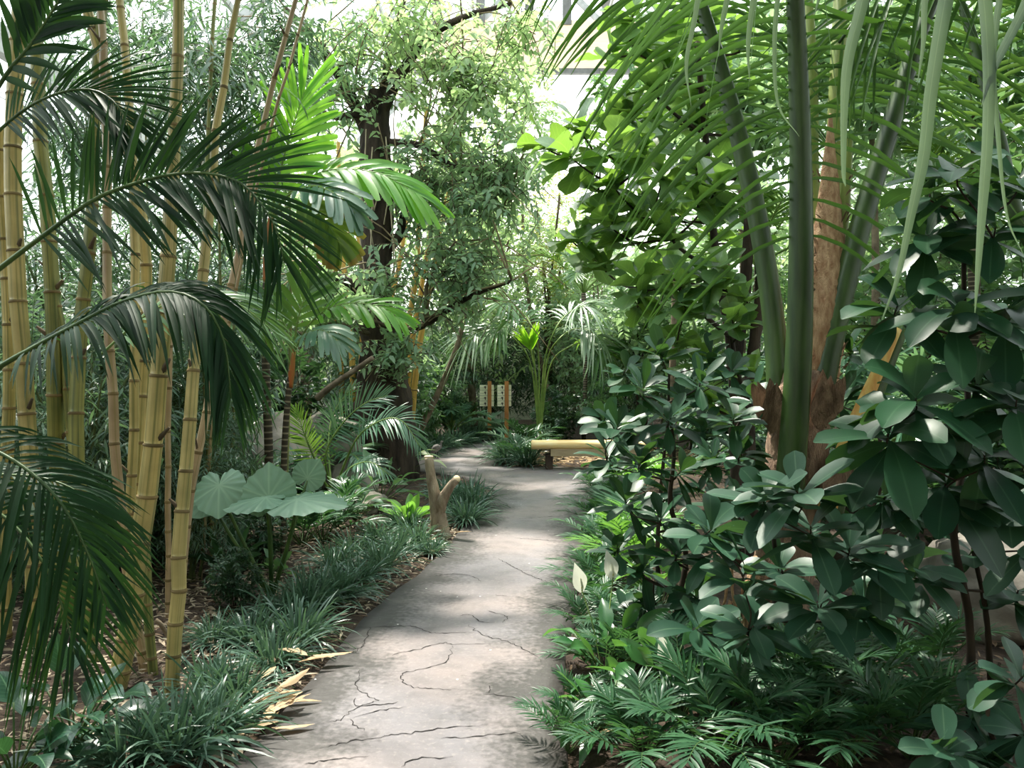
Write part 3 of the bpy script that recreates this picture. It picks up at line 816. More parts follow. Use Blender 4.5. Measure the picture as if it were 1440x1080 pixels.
# ================================================================== BAMBOO CULMS
BC = [
 ('thickest yellow bamboo culm, leaning in front, its foot in dry litter', [(163, 975, 3.85), (186, 860, 3.85), (204, 720, 3.85), (222, 560, 3.85), (233, 420, 3.85), (241, 280, 3.85), (247, 150, 3.85), (252, 0, 3.85), (254, -150, 3.85)], .048, 'bamboo_y', .42),
 ('slim yellow bamboo culm with a dark green foot, nearest the path', [(240, 985, 3.75), (250, 820, 3.75), (262, 660, 3.8), (273, 500, 3.85), (288, 370, 3.9), (299, 250, 3.95), (310, 140, 4.0), (335, 0, 4.05), (352, -110, 4.1)], .034, 'bamboo_y', .35),
 ('narrow tan bamboo culm crossing just behind the slim free-standing one', [(246, 900, 4.3), (262, 730, 4.3), (283, 610, 4.3), (303, 500, 4.35), (330, 380, 4.4), (350, 265, 4.45), (372, 170, 4.5), (392, 85, 4.5), (420, -10, 4.5), (440, -90, 4.5)], .024, 'bamboo_p', .5),
 ('dark green bamboo culm with pale upper node between the two foremost yellow culms', [(216, 945, 4.05), (209, 860, 4.05), (206, 780, 4.05), (212, 690, 4.1), (222, 600, 4.1), (232, 520, 4.15)], .024, 'bamboo_g', .8),
 ('pinkish tan bamboo culm with knobbly nodes rising left of the thickest culm', [(203, 940, 4.1), (188, 850, 4.1), (172, 740, 4.05), (161, 610, 4.05), (153, 480, 4.05), (151, 360, 4.1), (151, 250, 4.1), (146, 100, 4.15), (140, -60, 4.2)], .026, 'bamboo_p', .7),
 ('straight yellow bamboo culm just right of the pinkish knobbly one', [(178, 905, 4.35), (182, 760, 4.3), (187, 620, 4.3), (190, 480, 4.3), (188, 330, 4.3), (186, 200, 4.3), (178, 100, 4.35), (166, -20, 4.4)], .026, 'bamboo_y', .8),
 ('bamboo culm bending left overhead with a thick pale top against the roof', [(190, 880, 4.6), (197, 640, 4.5), (202, 520, 4.5), (207, 400, 4.45), (194, 270, 4.4), (172, 180, 4.4), (146, 95, 4.4), (118, 0, 4.4), (100, -70, 4.4)], .033, 'bamboo_y', .85),
 ('green yellow bamboo culm behind the dark palm frond, ringed with dark nodes', [(128, 950, 4.2), (120, 800, 4.25), (110, 690, 4.3), (106, 600, 4.3), (115, 450, 4.35), (124, 350, 4.35), (130, 280, 4.4), (136, 120, 4.4), (150, -40, 4.4)], .042, 'bamboo_g', .6),
 ('stout olive bamboo culm in the rear of the clump, forking from the ground', [(100, 920, 4.7), (90, 800, 4.6), (84, 680, 4.6), (78, 560, 4.5), (75, 440, 4.5), (68, 320, 4.5), (58, 200, 4.5), (52, 60, 4.5), (48, -60, 4.5)], .047, 'bamboo_g', .7),
 ('yellow streaked bamboo culm near the frame edge reaching the roof beam', [(52, 860, 4.4), (44, 700, 4.3), (36, 560, 4.3), (28, 430, 4.3), (20, 300, 4.3), (18, 160, 4.3), (30, 0, 4.3), (38, -80, 4.3)], .044, 'bamboo_y', .95),
 ('outermost bamboo culm of the clump, yellow, cut off by the frame edge', [(6, 860, 4.5), (10, 680, 4.5), (14, 560, 4.5), (10, 420, 4.5), (4, 300, 4.5), (0, 180, 4.5)], .036, 'bamboo_y', .8),
 ('slanting green bamboo culm leaning against the stout olive culm', [(128, 880, 4.5), (119, 750, 4.5), (108, 660, 4.5), (96, 570, 4.5), (88, 470, 4.5), (60, 330, 4.5)], .03, 'bamboo_g', .6),
 ('thin brown bamboo culm arching to the roof beside the bright fan frond', [(282, 800, 5.8), (300, 600, 5.7), (334, 400, 5.6), (366, 240, 5.5), (398, 120, 5.4), (432, 0, 5.4), (455, -90, 5.4)], .013, 'bamboo_p', .7),
 ('thin upright grey bamboo culm between the leaning ones overhead', [(236, 900, 4.9), (238, 500, 4.8), (244, 200, 4.7), (252, 90, 4.7), (258, -60, 4.7)], .018, 'bamboo_p', .7),
 ('thin bamboo culm standing in the shade behind the tan one', [(300, 800, 6), (290, 560, 6), (288, 330, 6), (296, 120, 6), (305, -60, 6)], .02, 'bamboo_g', .7),
]
for lab, pts, w_, m_, rt in BC:
    bamboo_culm(lab, pts, w_, m_, seg=.30 if w_ > .04 else .24, r_top=rt, group=None)
rs = np.random.default_rng(3)
# bare leaning twigs of the clump
TW = [[(213, 60, 4.3), (228, 110, 4.3), (240, 185, 4.3)], [(330, 130, 4.2), (290, 160, 4.2), (262, 200, 4.2)], [(60, 380, 4.3), (52, 350, 4.3), (36, 330, 4.3)]]

# yellow bamboo behind the tree trunk
far = [((556, 598, 12.2), (570, 480, 12.2), (584, 400, 12.2), (590, 300, 12.2), (600, 150, 12.2)), ((564, 600, 12.4), (578, 490, 12.4), (594, 400, 12.4), (612, 280, 12.4)),
       ((573, 602, 12.2), (585, 520, 12.2), (600, 430, 12.2), (618, 330, 12.2), (640, 220, 12.2)), ((546, 596, 12.5), (551, 520, 12.5), (545, 440, 12.5), (540, 330, 12.5)),
       ((498, 600, 12.6), (496, 520, 12.6), (488, 440, 12.6), (480, 330, 12.6), (476, 200, 12.6)), ((512, 600, 12.8), (508, 500, 12.8), (514, 420, 12.8), (500, 300, 12.8)),
       ((536, 598, 12.8), (530, 500, 12.8), (560, 380, 12.8), (575, 280, 12.8)), ((484, 600, 13), (478, 500, 13), (462, 380, 13), (450, 260, 13))]
fl = ['first yellow bamboo pole right of the dark trunk foot', 'second yellow bamboo pole right of the dark trunk foot, leaning to the path', 'outermost yellow bamboo pole right of the dark trunk, nearest the signs',
      'yellow bamboo pole half hidden at the right flank of the dark trunk', 'yellow bamboo pole left of the dark trunk above the rock', 'yellow bamboo pole touching the left flank of the dark trunk',
      'yellow bamboo pole directly behind the dark trunk', 'yellow bamboo pole farthest left of the dark trunk']
for lab, pts in zip(fl, far):
    pts = [(pts[0][0], HOR + H * F / pts[0][2], pts[0][2])] + list(pts[1:])
    bamboo_culm(lab, pts, .052, 'bamboo_far', seg=.4, r_top=.6, group='yellow bamboo poles around the dark tree', buds=0, name='bamboo_pole')

# ================================================================== FOREGROUND DARK PALM at the left edge
pal = thing('areca_palm', 'dark green feather palm arching long fronds from the frame edge across the bamboo', 'palm', at(-160, 1090, 2.6) * [1, 1, 0])
b0 = np.array(pal.location)
stemmb = MB()
for dx in (0, .07, -.06):
    tube(stemmb, catmull([b0 + [dx, 0, -.02], b0 + [dx * 1.5, 0, .5], b0 + [dx * 2, .02, 1.28]], 12), np.linspace(.028, .009, 12), 8)
stemmb.build('stem', M['petiole'], pal)
frond(pal, [at(-120, 470, 2.7), at(0, 377, 2.65), at(60, 332, 2.62), at(130, 282, 2.6), at(190, 258, 2.6), at(245, 245, 2.58), at(300, 245, 2.55), at(345, 262, 2.5), at(385, 315, 2.45), at(400, 370, 2.42)],
      .38, .02, 56, 'palm_dark', 'rachis_dark', (0, -1, .35), .008, t0=.22, ang=(70, 20), droop=.17, vee=12, lf=[.85, 1, 1, .95, .8, .55])
frond(pal, [at(-150, 640, 2.6), at(-20, 530, 2.5), at(45, 490, 2.45), at(110, 455, 2.4), at(170, 425, 2.4), at(235, 410, 2.35), at(285, 428, 2.3), at(315, 480, 2.28), at(325, 560, 2.25)],
      .27, .019, 64, 'palm_dark', 'rachis_dark', (.1, -.6, .8), .008, t0=.22, ang=(60, 18), droop=.5, droop2=.8, vee=5)
frond(pal, [at(-160, 400, 3.1), at(-40, 230, 3.1), at(20, 165, 3.05), at(80, 132, 3), at(135, 128, 3), at(172, 158, 2.95), at(190, 215, 2.9)],
      .38, .017, 50, 'palm_dark', 'rachis_dark', (0, -1, .5), .007, t0=.3, ang=(60, 15), droop=.18, vee=5)
frond(pal, [at(-150, 560, 2.3), at(-60, 610, 2.3), at(20, 648, 2.25), at(80, 700, 2.2), at(120, 770, 2.2), at(150, 850, 2.2)],
      .30, .016, 40, 'palm_dark', 'rachis_dark', (.1, -.7, .7), .007, t0=.15, ang=(65, 20), droop=.45, vee=0)
frond(pal, [at(-160, 620, 2.5), at(-60, 690, 2.5), at(10, 730, 2.5), at(60, 790, 2.45), at(90, 860, 2.45), at(105, 920, 2.4)],
      .32, .016, 38, 'palm_dark', 'rachis_dark', (.1, -.8, .6), .007, t0=.15, ang=(70, 20), droop=.5, vee=0)
frond(pal, [at(-200, 560, 2.8), at(-100, 640, 2.8), at(-20, 665, 2.8), at(60, 672, 2.8), at(120, 700, 2.8), at(160, 760, 2.8)],
      .32, .017, 38, 'palm_dark', 'rachis_dark', (.1, -.5, .85), .007, t0=.15, ang=(65, 20), droop=.6, vee=0)
frond(pal, [at(-260, 90, 1.9), at(-60, 160, 1.85), at(20, 90, 1.8), at(55, 45, 1.8), at(90, -8, 1.8), at(140, -60, 1.8)],
      .2, .024, 20, 'palm_dark', 'rachis_dark', (0, -1, .3), .005, t0=.35, ang=(60, 30), droop=.2, vee=10)
frond(pal, [at(140, 500, 3.2), at(210, 440, 3.2), at(270, 418, 3.2), at(330, 425, 3.2), at(390, 470, 3.2)], .3, .02, 26, 'palm_mid', 'rachis', (.1, -.5, .85), .005, t0=.1, ang=(50, 15), droop=.4, vee=0)

# ================================================================== SLENDER RINGED PALMS
def ring_palm(label, pts, r, shaft, crown):
    root = thing('slender_palm', label, 'palm', [*at(*pts[0])[:2], 0])
    P = [at(*p) for p in pts]; P[0][2] = -.03
    tr = MB(); tube(tr, catmull(P, 30), np.linspace(r * 1.1, r * .9, 30), 12); tr.build('trunk', M['ringed'], root)
    s = MB(); tube(s, catmull([at(*p) for p in shaft], 12), np.interp(np.linspace(0, 1, 12), [0, .3, 1], [r * .9, r * 1.05, r * .5]), 12); s.build('crownshaft', M['crownshaft'], root)
    return root


t1 = ring_palm('tall slender palm with a pale ringed trunk, orange crownshaft and bright backlit fan of fronds', [(378, 778, 6.6), (378, 640, 6.6), (374, 520, 6.6), (375, 395, 6.6)], .036, [(375, 398, 6.6), (377, 350, 6.6), (381, 300, 6.6)], 0)
K = dict(prof='jag', vee=8, jit=.03, ns=6)
frond(t1, [at(381, 305, 6.5), at(392, 250, 6.4), at(408, 190, 6.35), at(428, 130, 6.3)], .5, .06, 21, 'palm_light', 'rachis', (-.1, -1, .3), .01, t0=.22, ang=(82, 14), droop=.12, lf=[.8, 1, 1, .9], **K)
frond(t1, [at(381, 305, 6.5), at(410, 268, 6.4), at(460, 240, 6.3), at(530, 243, 6.2), at(585, 272, 6.1)], .42, .08, 17, 'palm_light', 'rachis', (.0, -.75, .8), .01, t0=.3, ang=(55, 18), droop=.4, lf=[.7, 1, 1, .8], **K)
frond(t1, [at(381, 305, 6.5), at(405, 275, 6.3), at(440, 262, 6.1), at(475, 275, 5.9), at(500, 300, 5.85)], .34, .07, 12, 'palm_blue', 'rachis', (.1, -.8, .7), .01, t0=.35, ang=(50, 15), droop=.35, **K)
frond(t1, [at(381, 305, 6.5), at(410, 290, 6.4), at(440, 295, 6.3), at(465, 320, 6.25), at(478, 350, 6.2)], .34, .08, 11, 'palm_dry', 'rachis', (.1, -.9, .5), .01, t0=.35, ang=(55, 20), droop=.35, **K)
frond(t1, [at(381, 305, 6.5), at(375, 270, 6.6), at(362, 240, 6.7), at(340, 220, 6.8)], .4, .07, 10, 'palm_mid', 'rachis', (.1, -.9, .5), .01, t0=.3, ang=(55, 20), droop=.3, **K)
t2 = ring_palm('short slender palm with an orange stem and green crown beside the tall ringed palm', [(399, 778, 6.5), (399, 660, 6.5), (404, 570, 6.5), (410, 520, 6.5)], .026, [(408, 545, 6.5), (411, 515, 6.5), (414, 488, 6.5)], 0)
frond(t2, [at(413, 495, 6.5), at(418, 455, 6.45), at(428, 420, 6.4), at(440, 398, 6.4)], .36, .06, 9, 'palm_mid', 'rachis', (0, -1, .2), .007, t0=.3, ang=(55, 15), droop=.1, **K)
frond(t2, [at(413, 495, 6.5), at(440, 450, 6.4), at(480, 428, 6.3), at(530, 430, 6.2), at(565, 450, 6.15)], .32, .055, 14, 'palm_light', 'rachis', (0, -.6, .85), .007, t0=.3, ang=(50, 18), droop=.3, **K)
frond(t2, [at(413, 495, 6.5), at(402, 460, 6.5), at(380, 425, 6.5), at(345, 408, 6.5)], .32, .055, 11, 'palm_mid', 'rachis', (0, -.6, .85), .007, t0=.3, ang=(50, 18), droop=.3, **K)
frond(t2, [at(413, 495, 6.5), at(430, 470, 6.2), at(455, 465, 6.0), at(480, 485, 5.9)], .3, .05, 10, 'palm_blue', 'rachis', (0, -.6, .85), .006, t0=.3, ang=(50, 18), droop=.4, **K)

# small feather palms over the rocks
sp1 = thing('feather_palm', 'low blue green feather palm with upright arching fronds in front of the rocks', 'palm', gd(470, 702))
FK = dict(rach='rachis', r=.012, t0=.2, vee=14)
frond(sp1, [at(466, 690, 8.9), at(458, 640, 8.7), at(480, 598, 8.6), at(512, 568, 8.5), at(545, 556, 8.5)], .38, .022, 34, 'palm_blue', N0=(-.3, -.9, .4), ang=(75, 22), droop=.1, **FK)
frond(sp1, [at(470, 690, 8.8), at(500, 620, 8.4), at(535, 592, 8.2), at(565, 592, 8.1), at(592, 630, 8.0)], .34, .022, 34, 'palm_blue', N0=(0, -.7, .7), ang=(70, 22), droop=.3, **FK)
frond(sp1, [at(462, 690, 8.8), at(440, 640, 8.6), at(428, 610, 8.5), at(416, 575, 8.5)], .3, .02, 24, 'palm_mid', N0=(0, -1, .2), ang=(60, 20), droop=.1, **FK)
frond(sp1, [at(466, 690, 9.2), at(462, 620, 9.4), at(472, 575, 9.6), at(500, 540, 9.8)], .32, .022, 28, 'palm_mid', N0=(-.3, -.9, .4), ang=(65, 20), droop=.2, **FK)
frond(sp1, [at(466, 690, 8.9), at(440, 660, 8.8), at(405, 640, 8.7), at(375, 650, 8.7)], .3, .02, 28, 'palm_blue', N0=(0, -.5, .8), ang=(65, 20), droop=.3, **FK)
frond(sp1, [at(468, 690, 8.6), at(490, 660, 8.2), at(520, 650, 8.0), at(548, 668, 7.9)], .26, .02, 28, 'palm_blue', N0=(0, -.5, .8), ang=(65, 20), droop=.3, **FK)

# ================================================================== ELEPHANT EAR
def ear_leaf(lb, o, d, n, R, cup=.1):
    d = nrm(d); n = nrm(np.array(n) - np.dot(n, d) * d); s = np.cross(d, n)
    nr, na_ = 9, 61
    ph = np.linspace(-PI * .985, PI * .985, na_); r = .62 + .42 * np.cos(ph / 2) ** 1.3 + .16 * np.exp(-(ph / .22) ** 2)
    r *= np.interp(np.abs(ph), [0, 2.6, 2.95, PI], [1, 1, .75, .18]); r *= 1 + .025 * np.cos(ph * 17)
    rho = np.linspace(.0, 1, nr)[:, None]
    x = rho * r * np.sin(ph); y = rho * r * np.cos(ph)
    z = -cup * rho ** 2 + .035 * np.cos(ph * 17) * rho ** 3 + .03 * np.sin(ph * 3) * rho ** 2
    V = np.asarray(o) + R * (x[..., None] * s + y[..., None] * d + z[..., None] * n)
    vv = np.abs(((ph / (2 * PI / 11)) + .5) % 1 - .5) * (2 * PI / 11) * rho
    idx = np.arange(nr * na_).reshape(nr, na_)
    lb.add(V, np.stack([idx[:-1, :-1], idx[:-1, 1:], idx[1:, 1:], idx[1:, :-1]], -1), np.stack([.5 + vv * .9, np.broadcast_to(rho * .5, vv.shape)], -1))


ee = thing('elephant_ear', 'elephant ear plant with huge scalloped pale blue green leaves beside the bamboo', 'plant', gd(382, 842))
eb = np.array(ee.location)
for o, d, n, R, cp in (((378, 700, 5.2), (-.1, .3, .95), (0, -.93, .36), .2, .05), ((374, 700, 5.1), (-.9, -.35, -.12), (-.1, -.12, 1), .22, .16), ((418, 702, 5.1), (1, -.25, -.03), (0, -.1, 1), .3, .1),
                       ((308, 682, 5.3), (.15, -.5, -.75), (-.1, -.8, .6), .2, .1), ((432, 672, 5.5), (.5, .3, .8), (.35, -.9, .3), .13, .0), ((296, 700, 5.4), (-.7, -.3, -.3), (-.2, -.6, .8), .18, .1)):
    P = at(*o); lb = MB(); ear_leaf(lb, P, d, n, R, cp); lf = lb.build('leaf', M['elephant'], ee)
    pb = MB(); tube(pb, catmull([eb + [0, 0, 0], (eb + P) / 2 + [(P[0] - eb[0]) * .15, 0, .08], P - UP * .02], 14), np.linspace(.016, .008, 14), 7); pb.build('petiole', M['rachis_dark'], lf)

# ================================================================== STUMP
st = thing('tree_stump', 'sawn off forked branch stump with two pale stubs at the path edge', 'stump', gd(620, 752))
Ys = st.location[1]
trunk_mesh([np.array(st.location) - [0, 0, .04], at(616, 725, Ys), at(612, 700, Ys), at(606, 670, Ys), at(603, 643, Ys)], [.1, .075, .06, .045, .042], 'trunk', 'stump', st, 26, 16, .05)
trunk_mesh([at(617, 722, Ys), at(622, 703, Ys - .04), at(632, 686, Ys - .06), at(642, 674, Ys - .08)], [.06, .055, .042, .036], 'side_branch', 'stump', st, 16, 14, .05)
for c, d, r in ((at(603, 642, Ys), (0, 0, 1), .043), (at(642.5, 673.3, Ys - .08), nrm((.06, -.1, .07)), .036)):
    b = MB(); tube(b, [np.array(c) - np.array(d) * .01, np.array(c) + np.array(d) * .006], [r, r * .96], 14); b.build('cut_face', M['cut_wood'], st)

# ================================================================== ROCKS
rock('large pale grey boulder behind the slender palm trunks', at(385, 628, 9.6) * [1, 1, 0] + [0, 0, .35], (.62, .5, .62), 1)
rock('rounded tan boulder between the feather palm and the dark tree', at(455, 610, 10.4) * [1, 1, 0] + [0, 0, .45], (.55, .5, .55), 2)
rock('small grey rock low among the feather palm fronds beside the path', at(497, 655, 9.7) * [1, 1, 0] + [0, 0, .12], (.3, .26, .3), 3)
rock('flat pale rock in the litter under the feather palm', at(515, 690, 8.6) * [1, 1, 0] + [0, 0, .1], (.2, .2, .14), 4)
rock('big grey boulder behind the broad-leaved shrub at the frame edge', np.array([2.95, 4.7, .22]), (.5, .42, .36), 5)

# ================================================================== DARK TREE
tr = thing('fig_tree', 'tree with a thick dark trunk, topped off, its spreading limbs carrying small pale leaves', 'tree', at(540, HOR + H * F / 11.3, 11.3))
TL = np.array(tr.location)
trunk_mesh([TL - [0, 0, .05], at(540, 560, 11.3), at(534, 480, 11.2), at(527, 400, 11.2), at(531, 300, 11.2), at(527, 220, 11.2), at(531, 130, 11.2)], [.5, .4, .27, .22, .23, .22, .17], 'trunk', 'bark_dark', tr, 40, 20, .05)
LB = [([(520, 195, 11.2), (495, 140, 11.1), (470, 95, 11), (440, 50, 10.9), (400, 10, 10.8)], .1), ([(535, 165, 11.2), (560, 110, 11), (600, 55, 10.8), (650, 25, 10.6), (720, 5, 10.4)], .09),
      ([(520, 165, 11.2), (500, 160, 11), (470, 165, 10.9), (430, 150, 10.8)], .07), ([(545, 200, 11.2), (590, 205, 11), (650, 240, 10.8), (720, 262, 10.5)], .06),
      ([(520, 420, 11.2), (490, 398, 11), (460, 385, 10.9), (432, 370, 10.8)], .1), ([(560, 470, 11.3), (598, 455, 11), (625, 438, 10.8), (665, 415, 10.5), (720, 395, 10.2)], .07),
      ([(545, 350, 11.2), (562, 330, 11.2), (570, 290, 11.2), (590, 250, 11.2)], .08), ([(598, 455, 11), (600, 420, 11), (603, 395, 11), (640, 340, 10.9)], .05),
      ([(535, 150, 11.2), (545, 90, 11.3), (560, 30, 11.4), (580, -40, 11.4)], .07), ([(520, 470, 11), (470, 455, 10.6), (430, 470, 10.2), (390, 450, 10)], .04),
      ([(600, 455, 11), (560, 462, 10.8), (500, 440, 10.6), (470, 430, 10.4)], .03)]
for p, r in LB:
    trunk_mesh([at(*q) for q in p], [r, r * .8, r * .55, r * .3], 'limb', 'bark_dark' if r > .055 else 'bark', tr, 18, 8, .05)
rs = np.random.default_rng(21)
for k in range(100):     # fine bare twigs
    a = LB[rs.integers(0, 9)][0]; q = at(*a[rs.integers(1, len(a))]); b = MB()
    d = nrm(rs.normal(0, 1, 3) * [1, .6, .8] + UP * .3); L_ = rs.uniform(.8, 2.3)
    tube(b, catmull([q, q + d * L_ * .5 + rs.normal(0, .08, 3) + UP * .1, q + d * L_ - UP * .25], 8), np.linspace(.014, .005, 8), 4)
    b.build('twig', M['twig_tan'], tr)
for k in range(9):      # pale hanging rootlets on the trunk
    x = rs.uniform(512, 548); b = MB(); y0 = rs.uniform(120, 260); y1 = y0 + rs.uniform(60, 200)
    tube(b, catmull([at(x, y0, 10.95), at(x + rs.uniform(-12, 12), (y0 + y1) / 2, 10.9), at(x + rs.uniform(-14, 14), y1, 10.92)], 10), .009, 4); b.build('rootlet', M['rootlet'], tr)
for i, (c, R, K_, m_) in enumerate((((560, 60, 11), (1.5, 1.2, .8), 120, 'small_leaf_hazed'), ((660, 120, 10.6), (1.2, 1.2, 1.1), 150, 'small_leaf_hazed'), ((600, 260, 11), (1.0, 1, 1.0), 120, 'small_leaf'),
                                ((690, 250, 10.5), (.9, 1, 1.0), 120, 'small_leaf'), ((650, 380, 10.6), (1.0, 1, .8), 110, 'small_leaf'), ((480, 110, 11), (1.2, 1, 1.0), 70, 'small_leaf'),
                                ((450, 430, 10.4), (.8, .8, .35), 40, 'small_leaf'), ((560, 500, 10.6), (.7, .6, .3), 36, 'small_leaf'), ((720, 40, 10.5), (.7, 1, .8), 40, 'small_leaf_hazed'), ((530, 400, 10.5), (.9, .7, .6), 26, 'small_leaf'))):
    lb, sb = MB(), MB(); twig_cloud(lb, sb, at(*c), R, K_, 13, .13, .062, .6, 'ovate', .35, np.random.default_rng(50 + i), hollow=.1, wood_r=.008, ns=3, hang=.2)
    sb.build('twigs', M['twig'], tr); lb.build('foliage', M[m_], tr)
b = MB(); tube(b, catmull([at(446, 560, 9.8), at(470, 540, 9.7), at(500, 520, 9.6), at(524, 503, 9.5)], 12), np.linspace(.045, .03, 12), 8)
lp = b.build('fallen_branch', M['bark'], None); tagp(lp, 'bare tan branch leaning up from the boulders to the dark tree', 'branch')
b = MB(); tube(b, catmull([at(256, 1005 - 105, 4.25) * [1, 1, 0] + [0, 0, -.02], at(229, 882, 4.2), at(219, 872, 4.2)], 8), .012, 8)
lp = b.build('cut_cane', M['bark'], None); tagp(lp, 'short sawn bamboo stub leaning between the front culms', 'bamboo')
# ================================================================== MONDO GRASS ALONG THE PATH
gp = 'grass tufts edging the path on the bamboo side'
gpos = [(245, 1062, 'dark grass tuft nearest the camera, right of the shiny dark plant', 1.15), (300, 1035, 'grass tuft nearest the camera at the path side, left of the dry sheath pile', 1.0), (175, 1075, 'grass tuft behind the shiny veined plant at the frame bottom', 1.0),
        (335, 985, 'low grass tuft just above the dry sheath pile', .85), (298, 975, 'grass tuft at the foot of the slim free bamboo culm', .85), (385, 935, 'small grass tuft directly behind the dry sheath pile', .9),
        (350, 905, 'short sparse grass tuft in the litter behind the sheath pile', .85), (418, 905, 'full grass tuft where a long husk lies on the path rim', 1.1), (432, 862, 'tall silvery grass tuft leaning over the soil rim', 1.15),
        (396, 868, 'grass tuft inward of the tall silvery one', .95), (300, 905, 'thin grass tuft alone in the dry litter', .75), (452, 838, 'grass tuft with long blades, second row from the path', 1.0),
        (478, 842, 'rounded grass tuft at the middle of the path rim', 1.05), (505, 818, 'grass tuft overhanging the path with pale tips', 1.0), (470, 800, 'grass tuft under the elephant ear leaf', .95),
        (500, 780, 'grass tuft behind the middle row of the border', .9), (535, 800, 'grass tuft at the bend of the path rim', 1.05), (556, 778, 'thick grass tuft left of the sawn stump', 1.05),
        (530, 762, 'grass tuft further in, left of the stump', .9), (588, 768, 'grass tuft leaning against the foot of the stump', 1.0), (570, 748, 'grass tuft hidden behind the stump neighbours', .9),
        (606, 778, 'small grass tuft in front of the stump foot', .7), (655, 735, 'dark grass tuft right of the stump at the soil corner', 1.05), (668, 715, 'outermost grass tuft behind the stump on the path corner', 1.1),
        (640, 712, 'grass tuft between the two stubs of the stump', 1.05), (660, 700, 'rear grass tuft on the corner where the path turns', 1.05), (626, 698, 'grass tuft behind the tall stub of the stump', 1.0)]
protos = {}
for i, (px, py, lab, s) in enumerate(gpos):
    k = i % 4
    if k not in protos:
        protos[k] = grass_clump('lilyturf', lab, gd(px, py), .2, .31, [210, 180, 230, 170][k], gp, w=.011, seed=10 + k); protos[k].scale = (s, s, s); base0 = protos[k]
    else:
        dup(protos[k], lab, gd(px, py), i * 1.3, s * (1.0 if py > 760 else 1.15))
gfar = 'grass tufts along the far rim of the path'
for i, (px, py, lab) in enumerate([(590, 640, 'far grass tuft beside the walking bird'), (618, 632, 'far grass tuft behind the walking bird'), (640, 628, 'far grass tuft midway between bird and signs'), (658, 623, 'far grass tuft two steps before the signs'),
                                   (668, 620, 'far grass tuft next to the silver leaves under the signs'), (722, 645, 'tuft at the tip of the bench bed'), (712, 650, 'lowest tuft on the corner of the bench bed'), (742, 655, 'tuft beside the end of the bench'), (700, 616, 'tuft at the foot of the sign posts')]):
    dup(protos[i % 4], lab, gd(px, py), i * 1.7, 1.7, gfar)

# ================================================================== SHINY VEINED PLANT (bottom left)
def leafy_plant(name, label, base, n, L, W, leaf, seed, h=.3, prof='ovate', wave=.08, group=None, droop=.35, el=(25, 75), az=None, lat=None, cat='plant', spath=()):
    rs = np.random.default_rng(seed); root = thing(name, label, cat, base, group); base = np.asarray(base, float)
    lb, pb = MB(), MB()
    for i in range(n):
        a = i * 2.399 + rs.normal(0, .25); e = math.radians(rs.uniform(*el)); pl = h * rs.uniform(.5, 1.25)
        d = np.array([math.cos(a) * math.cos(e), math.sin(a) * math.cos(e), math.sin(e)])
        p = base + d * pl
        tube(pb, catmull([base, base + d * pl * .5 + UP * .02, p], 7), .004, 5)
        d2 = nrm(d + UP * -.35 + rs.normal(0, .12, 3))
        leaves(lb, p, d2, UP * .9 - d * .2 + rs.normal(0, .25, 3), L * rs.uniform(.75, 1.15), W * rs.uniform(.8, 1.1), droop * rs.uniform(.5, 1.5), prof, 9, 4, .22, wave, wn=1.6)
    pb.build('petioles', M['rachis_dark'], root); lb.build('foliage', M[leaf], root)
    for tip in spath:
        tip = np.asarray(tip); sb = MB(); tube(sb, catmull([base, (base + tip) / 2 + UP * .06, tip], 10), .0035, 5); s_ = sb.build('flower_stalk', M['rachis'], root)
        q = MB(); leaves(q, tip - UP * .01, (-.25, -.2, 1), (.3, -.9, .1), .17, .085, 0, 'spathe', 8, 4, .35); q.build('spathe', M['spathe'], s_)
        q = MB(); tube(q, [tip + UP * .01, tip + UP * .03, tip + [-.008, -.01, .07]], [.006, .007, .004], 6); q.build('spadix', M['spadix'], s_)
    return root


leafy_plant('veined_plant', 'shiny dark plant with pale veined oval leaves at the bottom corner by the bamboo', gd(105, 1060), 22, .2, .1, 'veined', 4, h=.26)
leafy_plant('veined_plant', 'dull dark broad-leaved plant half out of frame in the bottom corner', gd(20, 1110), 16, .2, .1, 'veined', 5, h=.26)
leafy_plant('broad_leaf_plant', 'strappy dark plant with long upright leaves in the shade behind the elephant ear', gd(322, 820), 16, .34, .07, 'broad_dark', 6, h=.2, el=(50, 85), droop=.3)
leafy_plant('broad_leaf_plant', 'small crinkled plant on the litter at the foot of the ringed palms', gd(392, 812), 14, .14, .06, 'broad_mid', 7, h=.12)
leafy_plant('peace_lily', 'bright green lily-like plant directly left of the stump', gd(575, 745), 14, .3, .1, 'chama_light', 8, h=.16, el=(50, 85))
leafy_plant('broad_leaf_plant', 'pale broad-leaved plant between elephant ear and stump', gd(500, 735), 18, .24, .11, 'elephant', 9, h=.3)
leafy_plant('broad_leaf_plant', 'silvery blue broad leaves spilling to the path under the signs', gd(668, 617), 16, .7, .3, 'elephant', 12, h=.5, el=(15, 60))
leafy_plant('peace_lily', 'white-flowered peace lily spreading over the shaded side of the path', gd(850, 965), 24, .22, .085, 'lily', 13, h=.26, spath=(at(862, 812, 4.1), at(818, 830, 4.1)))
leafy_plant('peace_lily', 'peace lily with one drooping white flower in front of the brown palm fibres', gd(935, 1000), 20, .2, .08, 'lily', 14, h=.26, spath=(at(938, 935, 3.5),))
leafy_plant('peace_lily', 'broad-leaved lily clump low at the path rim nearest the camera', gd(850, 1030), 16, .16, .08, 'lily', 15, h=.18, el=(15, 60))
leafy_plant('peace_lily', 'pale lily leaves glowing behind the slim shrub stems', gd(930, 860), 22, .24, .1, 'chama_light', 16, h=.3)
leafy_plant('broad_leaf_plant', 'yellow green leafy plant beyond the stump against the path', gd(555, 672), 26, .28, .12, 'small_leaf_hazed', 17, h=.5)
